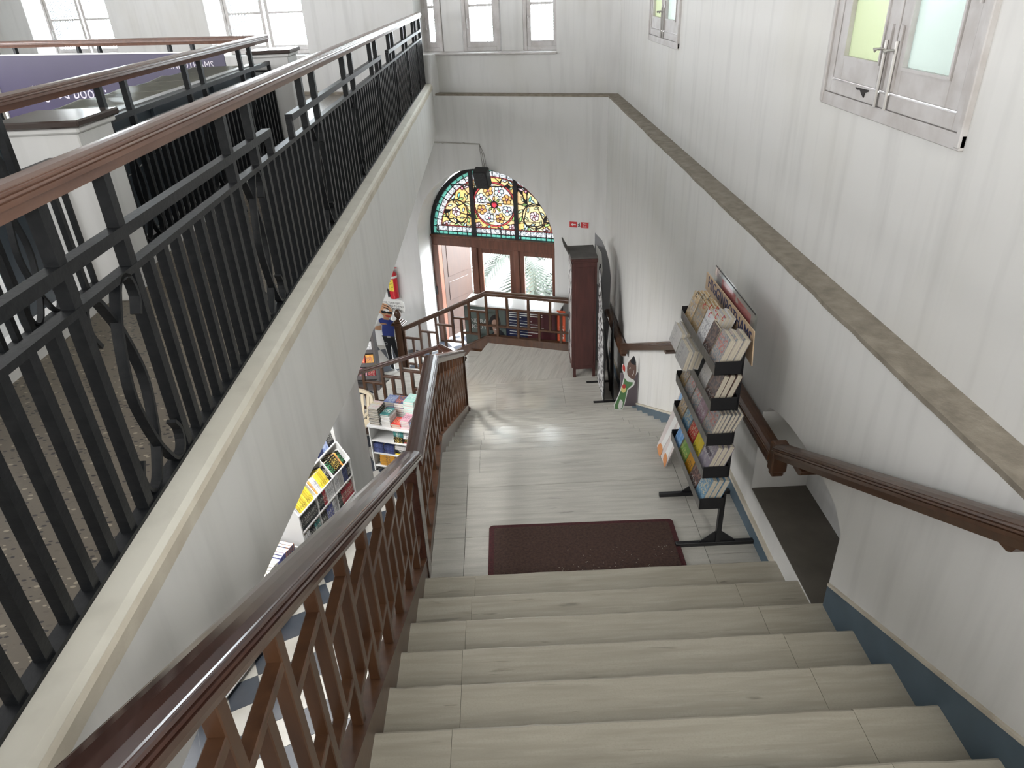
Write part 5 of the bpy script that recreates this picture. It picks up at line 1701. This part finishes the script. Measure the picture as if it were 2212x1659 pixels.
sb_ = card('speech_sign', 'white speech-bubble sign with black lettering above the cut-out man', 'sign', sp_, [('board', rrect(-.10, .40, -.10, .105, .05), CARDW)])
for k, tx in enumerate(('STOP. TURN LEFT.', 'KEEP GOING TO FIND', 'OUT MORE!')):
    text('lettering', tx, .048, sp_ @ MX.Translation((.16 + (.03 if k == 2 else 0), .055 - .052 * k, .001)), PBLK, sb_, .0008, sx=.95)

# green-dressed figure cut-out on the lower steps
zb = LL + .15 * 2
cg = frame(V((1.29, 7.52, LL + .30)), V((1, -.10, 0)).normalized(), V((0, .10, 1)).normalized(), V((-.1, -1, .1)).normalized())
zs = ML - .15 * 9
cg = frame(V((1.262, 7.40, zs)), V((1, -.06, 0)).normalized(), V((0, .12, .993)), V((-.06, -.99, .12)).normalized())
fig = [(0, 0), (.10, 0), (.13, .10), (.16, .26), (.23, .32), (.24, .37), (.215, .40), (.26, .47), (.255, .62), (.22, .70), (.14, .62), (.125, .48), (.11, .58), (.085, .60), (.08, .54), (.11, .44), (.09, .34), (.04, .18), (-.01, .06)]
card('cardboard_cutout', 'cut-out figure in a green dress with one arm raised leaning on the lower steps', 'cutout', cg, [
    ('board', fig, CARDW),
    ('dress', [(.005, .01), (.09, .01), (.12, .10), (.15, .27), (.21, .33), (.215, .36), (.15, .37), (.115, .42), (.10, .34), (.05, .18), (0, .06)], PGRN),
    ('skirt_panel', blob([(.045, .02), (.085, .02), (.10, .10), (.07, .14), (.05, .08)], 2), CARDW),
    ('flower', circ(.105, .27, .03, .045), PYEL), ('flower', circ(.11, .31, .022, .03), PRED),
    ('head', blob([(.15, .46), (.22, .40), (.25, .48), (.245, .60), (.21, .67), (.15, .60)], 3), SKIN2),
    ('hair', blob([(.18, .62), (.245, .58), (.235, .66), (.215, .70)], 2), PBLK),
    ('hand', blob([(.09, .53), (.115, .50), (.12, .55), (.105, .59), (.09, .585)], 2), PRED),
    ('smile', [(.20, .44), (.222, .47), (.225, .52), (.212, .47)], CARDW), ('eye', [(.165, .53), (.18, .56), (.185, .53), (.18, .545)], CARDW)], .008)
tag(MB().box(.0, .21, -.02, 0, 0, .46, frame(V((1.335, 7.50, zs)), V((1, -.06, 0)).normalized(), V((.06, 1, 0)).normalized())).build('card_panel', PGRY, bevel=.002), 'mauve-grey board leaning on the wall behind the green cut-out figure', 'board')

# blue and white figure cut-out lying behind the rack, leaning on the right wall
L0 = V((1.145, 4.37, ML)); L1 = V((1.50, 4.55, ML + .72))
dz_ = (L1 - L0).normalized(); wx = (V((-.02, .285, 0))).normalized(); nx_ = wx.cross(dz_).normalized()
nx_ = -nx_ if nx_.x > 0 else nx_
cb_ = frame(L0, wx, dz_, nx_)
card('cardboard_cutout', 'cut-out figure in a blue tunic and white trousers leaning on the wall behind the rack', 'cutout', cb_, [
    ('board', [(0, 0), (.26, .02), (.29, .30), (.32, .50), (.28, .80), (.08, .80), (.0, .55), (.02, .30)], mat('pale_pink_card', (.60, .54, .52), .6)),
    ('leg', [(.03, .06), (.09, .05), (.13, .42), (.06, .42)], CARDW), ('leg', [(.15, .05), (.21, .06), (.22, .42), (.14, .42)], CARDW),
    ('shoe', blob([(.0, .0), (.08, .02), (.09, .07), (.03, .06)], 2), PORG), ('shoe', blob([(.14, .0), (.24, .02), (.22, .07), (.15, .06)], 2), PORG),
    ('tunic', blob([(.02, .40), (.16, .36), (.28, .40), (.29, .60), (.24, .78), (.08, .78), (.02, .58)], 2), PLBL)], .008)

# ================================================================== LOWER LANDING
MAH = mat('red_brown_cabinet', (.085, .030, .026), .45, (.055, .02, .018), (18, 18, 3), 4, .3, .7)
DUST = mat('dusty_cabinet_top', (.09, .085, .08), .8, (.06, .055, .05), (5, 5, 5), 4)
ca = thing('cabinet', 'tall red-brown wooden cabinet with flared cornice on the lower landing', 'cabinet', (1.09, 9.31, LL))
cx0, cx1, cy0, cy1 = .925, 1.245, 9.07, 9.56
MB().box(cx0, cx1, cy0, cy1, LL + .13, 2.52).build('body', MAH, ca, bevel=.004)
MB().box(cx0 + .03, cx1 - .03, cy0 - .004, cy0 + .002, LL + .18, 2.46).build('side_panel', MAH, ca, bevel=.003)
for x in (cx0, cx1 - .04):
    for y in (cy0, cy1 - .04):
        MB().box(x, x + .04, y, y + .04, LL, LL + .14).build('leg', MAH, ca)
for k, y in enumerate((cy0 + .01, (cy0 + cy1) / 2 + .003)):
    d_ = MB().box(cx0 - .02, cx0 + .002, y, y + (cy1 - cy0) / 2 - .013, LL + .15, 2.49).build('door', MAH, ca, bevel=.003)
    MB().box(cx0 - .022, cx0 - .019, y + .04, y + .19, LL + .25, 2.4).build('poster', mat('white_print', (.66, .64, .62), .5, (.06, .06, .07), (9, 9, 9), 2, .42, .46), d_)
    MB().lathe([(.008, 0), (.012, .01), (.006, .02)], (0, 0, 0), 8, mx=frame(V((cx0 - .02, y + (.22 if k == 0 else .02), 1.6)), V((0, 1, 0)), V((0, 0, 1)), V((-1, 0, 0)))).build('knob', STEEL, d_)
cn = MB()
for a, z0, z1 in ((.012, 2.52, 2.545), (.03, 2.545, 2.575)):
    cn.box(cx0 - a, cx1 + .01, cy0 - a * .5, cy1, z0, z1)
cn.build('cornice', MAH, ca, bevel=.004)
MB().box(cx0 - .035, cx1 + .005, cy0 - .01, cy1, 2.575, 2.60).build('top_board', DUST, ca, bevel=.002)
MB().prism([(cx0 - .045, 2.575), (cx0 - .035, 2.60), (cx0 - .10, 2.72), (cx0 - .115, 2.715)], frame(V((0, cy0 + .18, 0)), V((1, 0, 0)), V((0, 0, 1)), V((0, 1, 0))), 0, .33).build('cornice_flare', DUST, ca)

sdm = thing('display_standee', 'tall black display board with torn white print beside the cabinet', 'board', (1.27, 8.7, LL))
MB().prism([(8.32, LL), (8.95, LL), (9.02, 2.46), (8.92, 2.55), (8.50, 1.90), (8.34, 1.2)], yz(1.262), 0, .012).build('panel', BLACKP, sdm)
jag = [(8.33, LL + .01)]
for i in range(16):
    jag.append((8.36 + .035 * i * .9, LL + .01 + .10 * i + (0 if i % 2 else .03)))
MB().prism([(8.33, LL + .01), (8.94, LL + .01), (9.0, 2.42), (8.90, 2.50), (8.52, 1.86), (8.35, 1.2)], yz(1.2605), 0, .0015).build('torn_print', mat('torn_black_white_print', (.70, .70, .70), .5, (.02, .02, .022), (5, 14, 14), 3, .46, .50), sdm)
MB().prism([(8.33, LL), (8.70, LL), (8.70, 1.6), (8.55, 1.9)], yz(1.40), 0, .008).build('rear_panel', BLACKP, sdm)
MB().bar((1.27, 8.5, 1.9), (1.40, 8.6, LL + .02), .03, .01).build('strut', BLACKP, sdm)
for y in (8.34, 8.90):
    MB().box(1.10 if y > 8.5 else 1.13, 1.45, y - .02, y + .02, LL, LL + .012).build('foot', BLACKP, sdm)
rbm = frame(V((1.30, 9.72, LL)), V((.80, -.6, 0)).normalized(), V((0, 0, 1)), V((-.6, -.8, 0)).normalized())
rbm = frame(V((1.28, 9.60, LL)), V((.93, -.36, 0)).normalized(), V((0, 0, 1)), V((-.36, -.93, 0)).normalized())
rb = thing('arched_board', 'grey arched display board leaning in the corner behind the cabinet', 'board', (1.4, 9.6, LL))
MB().prism([(0, 0.3), (.02, 0), (.20, 0), (.235, .6), (.24, 1.35), (.215, 1.55), (.17, 1.72), (.10, 1.88), (0, 1.98)], rbm, 0, .012).build('board', mat('grey_board', (.23, .23, .24), .5), rb)
MB().prism([(.02, 1.25), (.10, 1.2), (.12, 1.45), (.10, 1.7), (.02, 1.82)], rbm, .012, .0135).build('peeling_print', CARDW, rb)

# display counter with printed panels between railing and doorway
fmc = frame(A0 + N3 * .16, D3, -N3)        # local x left along rail, y toward viewer
dc = thing('display_counter', 'printed display counter behind the lattice railing before the doorway', 'counter', tuple(A0 + N3 * .3 - D3 * .3))
MB().box(-1.10, .45, -.42, -.012, 0, 1.315, fmc).build('body', BLACKP, dc)
MB().box(-1.13, .48, -.45, .0, 1.315, 1.34, fmc).build('top', mat('white_counter_top', (.75, .75, .74), .15), dc, bevel=.003)
pf = frame(A0 + N3 * .172 - V((0, 0, 0)), -D3, V((0, 0, 1)), -N3)   # local x right, y up, z to viewer
gp = MB().prism([(-.44, .02), (.26, .02), (.26, 1.31), (-.44, 1.31)], pf, .0, .004).build('portrait_panel', mat('grey_green_print', (.10, .125, .115), .45), dc)
MB().prism([(.262, .02), (.62, .02), (.62, 1.31), (.262, 1.31)], pf, .0, .004).build('text_panel', mat('navy_print', (.012, .016, .05), .45), dc)
MB().prism([(.622, .02), (1.08, .02), (1.08, 1.31), (.622, 1.31)], pf, .0, .004).build('text_panel', mat('maroon_print', (.06, .014, .018), .45), dc)
pq = lambda pts, m_, nm, d: MB().prism(pts, pf, d, d + .0006).build(nm, m_, gp)
pq(blob([(.0, .55), (.25, .55), (.25, .80), (.17, .93), (.06, .90), (-.02, .80)], 3), PBLK, 'printed_jacket', .0045)
pq(blob([(-.05, .98), (.0, 1.14), (.08, 1.20), (.15, 1.16), (.17, 1.02), (.10, .93), (-.02, .92)], 3), mat('printed_hair', (.02, .016, .016), .5), 'printed_hair', .0052)
pq(blob([(.03, .95), (.02, 1.06), (.06, 1.11), (.12, 1.09), (.14, 1.0), (.11, .91), (.06, .88)], 3), mat('printed_face', (.42, .27, .21), .5), 'printed_face', .006)
pq(blob([(.04, .78), (.09, .77), (.10, .90), (.06, .90)], 2), MATS['printed_face'], 'printed_neck', .0066)
pq([(.06, .945), (.11, .945), (.10, .93), (.07, .93)], CARDW, 'printed_smile', .007)
PT = mat('white_print_text', (.60, .62, .60), .5)
text('lettering', 'INDRA', .105, pf @ MX.Translation((-.215, 1.06, .005)), PT, gp, .0005)
text('lettering', 'NOOYI', .105, pf @ MX.Translation((-.215, .955, .005)), PT, gp, .0005)
tl = MB()
for zr in (1.255, 1.22, 1.185):
    tl.prism([(.32, zr), (.32 + (.55 if zr > 1.2 else .2), zr), (.32 + (.55 if zr > 1.2 else .2), zr + .016), (.32, zr + .016)], pf, .0045, .005)
for k in range(11):
    zr = 1.13 - .048 * k
    tl.prism([(.32, zr), (.32 + .62 * (.6 + .4 * ((k * 7) % 5) / 5), zr), (.32 + .62 * (.6 + .4 * ((k * 7) % 5) / 5), zr + .008), (.32, zr + .008)], pf, .0045, .005)
tl.build('text_lines', PT, dc)
ban = thing('roll_banner', 'narrow orange roll-up banner with white script beside the display counter', 'banner', tuple(A0 + N3 * .2 - D3 * 1.19))
MB().prism([(1.10, .02), (1.235, .02), (1.235, 1.36), (1.10, 1.36)], pf, -.02, -.016).build('fabric', mat('orange_red_banner', (.60, .10, .04), .6), ban)
MB().box(1.09, 1.245, .0, .08, 0, .03, frame(A0 + N3 * .172, -D3, N3)).build('base', STEEL, ban)
text('lettering', 'LITERA', .10, pf @ MX.Translation((1.17, .95, -.015)) @ MX.Rotation(-math.pi / 2, 4, 'Z'), CARDW, ban, .0005)

# ---- things on the back wall
spk = thing('loudspeaker', 'black loudspeaker hanging before the stained glass fanlight', 'speaker', tuple(bw(1.91, -.16, 3.08)))
km = frame(bw(1.91, -.06, 3.37), BU, (-BN * .96 + V((0, 0, -.28))).normalized(), V((0, 0, 1)))
zc = V((0, 0, 1)); yv = (-BN * .93 + V((0, 0, -.36))).normalized(); zv = BU.cross(yv).normalized()
km = frame(bw(1.91, -.16, 3.235), BU, yv, zv)
MB().prism(rrect(-.11, .11, -.15, .15, .02), frame(km @ V((0, -.07, 0)), BU, zv, -yv if False else yv), 0, .14).build('case', BLACKP, spk, bevel=.006)
MB().prism(rrect(-.10, .10, -.14, .14, .02), frame(km @ V((0, .07, 0)), BU, zv, yv), .0, .012).build('grille', mat('speaker_grille', (.03, .032, .034), .45, (.012, .012, .013), (90, 90, 90), 1, .4, .6), spk, bevel=.004)
MB().tube([bw(1.91, -.02, 3.42), bw(1.91, -.08, 3.40), bw(1.91, -.14, 3.36)], .010, 6).build('bracket', STEEL, spk)
cab = MB()
for k in range(3):
    cab.tube(smoothpath([bw(1.99, -.012, 3.70), bw(1.985 - .02 * k, -.015, 3.62), bw(1.96 - .025 * k, -.03, 3.50 + .02 * k), bw(1.93 - .03 * k, -.08, 3.40), bw(1.92 - .02 * k, -.10, 3.36)], 4), .0035, 5)
cab.build('wires', mat('grey_wire', (.16, .15, .14), .6), spk)
cnd = thing('wire_conduit', 'thin painted wire run across the back wall above the fanlight', 'conduit', tuple(bw(2.3, -.008, 3.70)))
MB().tube([bw(2.86, -.008, 3.715), bw(1.985, -.008, 3.705), bw(1.985, -.008, 3.66)], .009, 6).build('cable', mat('dusty_cable', (.36, .35, .32), .7), cnd)
for s in (2.6, 2.25): MB().box(s - .012, s + .012, -.018, 0, 3.698, 3.722, MBm).build('clip', MATS['dusty_cable'], cnd)
ex_ = thing('exit_sign', 'small red and white fire exit sign on the back wall beside the arch', 'sign', tuple(bw(.42, -.006, 2.51)))
MB().box(.265, .575, -.006, -.001, 2.505, 2.605, MBm).build('plate', mat('sign_white', (.68, .68, .67), .5), ex_)
sm = frame(bw(.42, -.007, 2.555), -BU, V((0, 0, 1)), -BN)
SRED = mat('sign_red', (.52, .03, .035), .5)
MB().prism([(-.15, -.044), (-.028, -.044), (-.028, .044), (-.15, .044)], sm, 0, .001).build('red_field', SRED, ex_)
MB().prism([(.028, -.044), (.15, -.044), (.15, .044), (.028, .044)], sm, 0, .001).build('red_field', SRED, ex_)
MB().prism([(-.13, 0), (-.10, .025), (-.10, .010), (-.05, .010), (-.05, -.010), (-.10, -.010), (-.10, -.025)], sm, .001, .002).build('arrow', MATS['sign_white'], ex_)
rm = MB()
rm.prism(circ(.004, .028, .008), sm, .001, .002)
rm.prism([(-.010, .016), (.010, .018), (.012, -.006), (.022, -.030), (.014, -.034), (.002, -.010), (-.010, -.034), (-.020, -.032), (-.006, -.006)], sm, .001, .002)
rm.prism([(-.022, .004), (-.008, .016), (-.006, .010), (-.018, -.002)], sm, .001, .002)
rm.build('running_figure', PBLK, ex_)
text('lettering', 'Fire\nExit', .040, sm @ MX.Translation((.088, -.002, .0015)), MATS['sign_white'], ex_, .0005)

fx = thing('fire_extinguisher', 'red fire extinguisher hanging on the back wall', 'extinguisher', tuple(bw(3.75, -.09, 1.02)))
FRED = mat('extinguisher_red', (.50, .015, .025), .3)
fc = bw(3.75, -.095, 0)
MB().lathe([(.055, 1.04), (.078, 1.05), (.080, 1.07), (.080, 1.47), (.070, 1.51), (.035, 1.54), (.028, 1.56)], (fc.x, fc.y, 0), 20).build('cylinder', FRED, fx, smooth=True)
lm = MB()
for i in range(8):
    a0 = math.atan2(-BN.y, -BN.x) + .55 - .16 * i; a1 = a0 - .16
    lm.add([(fc.x + .0812 * math.cos(a), fc.y + .0812 * math.sin(a), z) for a, z in ((a0, 1.20), (a1, 1.20), (a1, 1.42), (a0, 1.42))], [(0, 1, 2, 3)])
lm.build('yellow_label', mat('yellow_label_print', (.72, .58, .06), .5, (.10, .09, .04), (26, 26, 40), 2, .38, .42), fx)
MB().lathe([(.0815, 1.43), (.0815, 1.47)], (fc.x, fc.y, 0), 20).build('white_band', CARDW, fx, smooth=True)
MB().lathe([(.024, 1.55), (.024, 1.60), (.03, 1.61), (.012, 1.63)], (fc.x, fc.y, 0), 12).build('valve', BLACKP, fx)
MB().bar(bw(3.78, -.095, 1.60), bw(3.64, -.11, 1.62), .02, .012).build('lever', FRED, fx)
MB().tube(smoothpath([bw(3.78, -.10, 1.58), bw(3.88, -.12, 1.50), bw(3.90, -.13, 1.35), bw(3.86, -.14, 1.22)], 4), .010, 8).build('hose', BLACKP, fx)
MB().tube([bw(3.86, -.14, 1.24), bw(3.84, -.14, 1.17), bw(3.82, -.14, 1.08)], [.012, .018, .034], 10).build('horn', BLACKP, fx)

# ================================================================== SHOP FLOOR EXTRAS
sr = thing('display_rack', 'grey book display rack with pockets standing beside the cut-out man', 'rack', (-2.41, 10.50, 0))
GM = mat('grey_rack_steel', (.13, .12, .12), .5)
MB().box(-2.20, -2.16, 10.38, 10.62, 0, 1.36).build('side_post', GM, sr, bevel=.003)
MB().box(-2.65, -2.20, 10.60, 10.62, .05, 1.36).build('back_panel', GM, sr)
MB().box(-2.67, -2.63, 10.38, 10.62, 0, 1.36).build('side_post', GM, sr, bevel=.003)
MB().box(-2.69, -2.14, 10.34, 10.66, 0, .03).build('base', GM, sr)
RZ = (.18, .42, .66, .90, 1.14)
for z in RZ:
    tq = MB().box(-2.63, -2.20, 10.40, 10.60, z, z + .006).box(-2.63, -2.20, 10.395, 10.401, z, z + .07)
    tq.build('pocket', GM, sr)
g4 = 'books in the grey display rack'
for zi, (z, cs) in enumerate(zip(RZ, (('crimson', 'pink'), ('orange', 'red', 'pink'), ('white', 'grey'), ('pink', 'green'), ('grey', 'crimson')))):
    for k, c in enumerate(cs):
        x = -2.22 - .14 * k
        M_ = frame(V((x, 10.415, z + .008)), V((-1, 0, 0)), V((0, .2, .98)), V((0, -.98, .2)))
        M_ = frame(V((x - .125, 10.44, z + .008)), V((1, 0, 0)), V((0, .24, .97)), V((0, -.97, .24)))
        book(M_, .125, .18, .022, CV[c], f'{CW[c]} book in the {("lowest", "second lowest", "middle", "second highest", "highest")[zi]} pocket of the grey display rack', g4)
# cream plastic chair behind the column
chp = en(-5.0, 7.36)
ch = thing('plastic_chair', 'cream moulded plastic armchair half hidden behind the white column', 'chair', tuple(chp), -A3)
CH = mat('cream_plastic', (.62, .54, .40), .4)
cm = WM[ch]
MB().prism(rrect(-.23, .23, -.22, .22, .06), cm, .40, .43).build('seat', CH, ch, bevel=.008)
for sx in (-1, 1):
    for sy in (-1, 1):
        MB().bar(cm @ V((sx * .20, sy * .19, .41)), cm @ V((sx * .25, sy * .24, 0)), .05, .035).build('leg', CH, ch, bevel=.004)
    MB().strap(smoothpath([cm @ V((sx * .25, -.22, .42)), cm @ V((sx * .27, -.20, .62)), cm @ V((sx * .275, -.05, .645)), cm @ V((sx * .26, .15, .64)), cm @ V((sx * .23, .22, .66))], 4), .045, .02, (1, 0, 0)).build('arm', CH, ch)
bk_ = MB()
for i in range(5):
    x = -.17 + .085 * i
    bk_.bar(cm @ V((x, .21, .43)), cm @ V((x * 1.08, .27, .80)), .045, .014, tuple(N3))
bk_.build('back_slats', CH, ch)
MB().strap(smoothpath([cm @ V((-.235, .20, .44)), cm @ V((-.25, .25, .72)), cm @ V((-.20, .28, .82)), cm @ V((0, .29, .85)), cm @ V((.20, .28, .82)), cm @ V((.25, .25, .72)), cm @ V((.235, .20, .44))], 4), .03, .05, tuple(N3)).build('back_frame', CH, ch)

# ================================================================== GALLERY: SIGNBOARD AND BANNER
sgb = thing('signboard', 'dark blue-grey metal signboard with translucent top behind the inner railing', 'signboard', (-2.5, 5.9, UF))
SBM = mat('blue_grey_sheet', (.09, .115, .14), .38, (.06, .078, .098), (2, 2, 2), 4, metal=.3)
for k in range(3):
    y0 = 4.12 + 1.23 * k
    MB().box(-2.44, -2.415, y0, y0 + 1.215, UF - .3, 5.20).build('panel', SBM, sgb, bevel=.003)
for y in (4.12, 5.34, 6.57, 7.78):
    MB().box(-2.41, -2.39, y - .015, y + .015, UF - .3, 5.22).build('batten', SBM, sgb)
MB().box(-2.46, -2.385, 4.10, 7.80, 5.19, 5.225).build('top_edge', mat('dull_aluminium', (.35, .36, .36), .4, metal=.5), sgb)
tpm = MB()
for i in range(10):
    y0 = 4.12 + .366 * i
    tpm.add([(-2.46, y0, 5.215), (-2.46, y0 + .36, 5.215), (-3.0, y0 + .36, 5.20 + .02 * (i % 2)), (-3.0, y0, 5.20)], [(0, 1, 2, 3)])
tpm.build('translucent_cover', frosted('milky_sheet', (.80, .80, .74), .2), sgb, solid=.004)
MB().box(-3.02, -2.99, 4.12, 7.78, UF - .3, 5.20).build('rear_frame', SBM, sgb)
sgl = MB()
sgl.tube(smoothpath([(-2.36, 4.2, 4.95), (-2.35, 4.6, 4.86), (-2.35, 5.0, 4.90), (-2.36, 5.5, 4.93)], 5), .004, 5)
sgl.build('loose_wire', mat('pale_wire', (.4, .4, .38), .6), sgb)
fp_ = frame(C2 - BN * .12, -BU, V((0, 0, 1)), -BN)     # local x right, y up, z to viewer
bn_ = thing('purple_banner', 'dark purple banner with white lettering on the far side of the atrium', 'banner', tuple(C2 + BU * 2.4 + V((0, 0, 4.1))))
PUR = mat('purple_vinyl', (.022, .014, .055), .45, (.03, .02, .068), (1, 1, 1), 2)
MB().prism([(-3.75, 4.10), (-.45, 4.10), (-.45, 5.335), (-3.75, 5.335)], fp_, 0, .008).build('vinyl', PUR, bn_)
MB().prism([(-3.80, 4.0), (-3.76, 4.0), (-3.76, 5.345), (-3.80, 5.345)], fp_, -.01, .02).build('side_frame', WHITE, bn_)
MB().prism([(-3.80, 5.335), (-.45, 5.335), (-.45, 5.348), (-3.80, 5.348)], fp_, -.01, .015).build('top_frame', STEEL, bn_)
text('lettering', '“ good book :', .20, fp_ @ MX.Translation((-2.68, 4.95, .009)), mat('banner_white', (.55, .52, .58), .5), bn_, .0005)
text('lettering', 'HIGGINBOTHAMS', .10, fp_ @ MX.Translation((-1.0, 5.22, .009)), MATS['banner_white'], bn_, .0005)
# ================================================================== books out of sight are joined per bookcase
def _joined(books, name, label, loc):
    vs, fs, mi, mats_, idx = [], [], [], [], {}
    for b in books:
        for o in [b] + list(b.children):
            M_ = b.matrix_basis if o is b else b.matrix_basis @ o.matrix_basis
            off = len(vs)
            vs += [tuple(M_ @ v.co) for v in o.data.vertices]
            for p in o.data.polygons:
                fs.append([i + off for i in p.vertices])
                m_ = o.data.materials[p.material_index]
                if m_.name not in idx:
                    idx[m_.name] = len(mats_); mats_.append(m_)
                mi.append(idx[m_.name])
    for b in books:
        for c in list(b.children):
            bpy.data.objects.remove(c)
        bpy.data.objects.remove(b)
    me = bpy.data.meshes.new(name)
    me.from_pydata(vs, [], fs)
    for m_ in mats_: me.materials.append(m_)
    me.polygons.foreach_set('material_index', mi)
    o = bpy.data.objects.new(name, me); col.objects.link(o)
    return tag(o, label, 'books', None, 'stuff')


bpy.context.view_layer.update()
_dg = bpy.context.evaluated_depsgraph_get()
_hid = {}
_org = V((0, 0, CAMZ))
for _b in [o for o in col.objects if o.get('category') == 'book']:
    _seen = False
    _mw = _b.matrix_basis
    _bb = [V(c) for c in _b.bound_box]
    _lo, _hi = _bb[0], _bb[6]
    _fam = {_b.name} | {c.name for c in _b.children}
    for i in range(5):
        for j in range(5):
            for k in range(3):
                p = _mw @ V((_lo.x + (_hi.x - _lo.x) * i / 4, _lo.y + (_hi.y - _lo.y) * j / 4, _lo.z + (_hi.z - _lo.z) * k / 2))
                d = p - _org
                ok, loc, nrm, fi, ob_, mx_ = sc.ray_cast(_dg, _org, d.normalized(), distance=d.length + .01)
                if ok and ob_.name in _fam:
                    _seen = True; break
            if _seen: break
        if _seen: break
    if not _seen:
        _hid.setdefault(_b['group'], []).append(_b)
_nm = {'books on the white bookcase': 'books filling the hidden shelves of the white bookcase', 'picture books on the low bookcase': 'picture books filling the hidden shelves of the low bookcase',
       'books piled on the white table': 'further paperbacks hidden among the piles on the white table', 'books on the shelves of the white table': 'further books at the back of the table shelves',
       'books in the black rack': 'further books hidden behind others in the black rack trays', 'books in the grey display rack': 'further books hidden in the grey display rack',
       'slanted paperbacks in the rack': 'further slanted paperbacks hidden in the black rack'}
for _g, _bs in _hid.items():
    _joined(_bs, 'hidden_books', _nm[_g], None)
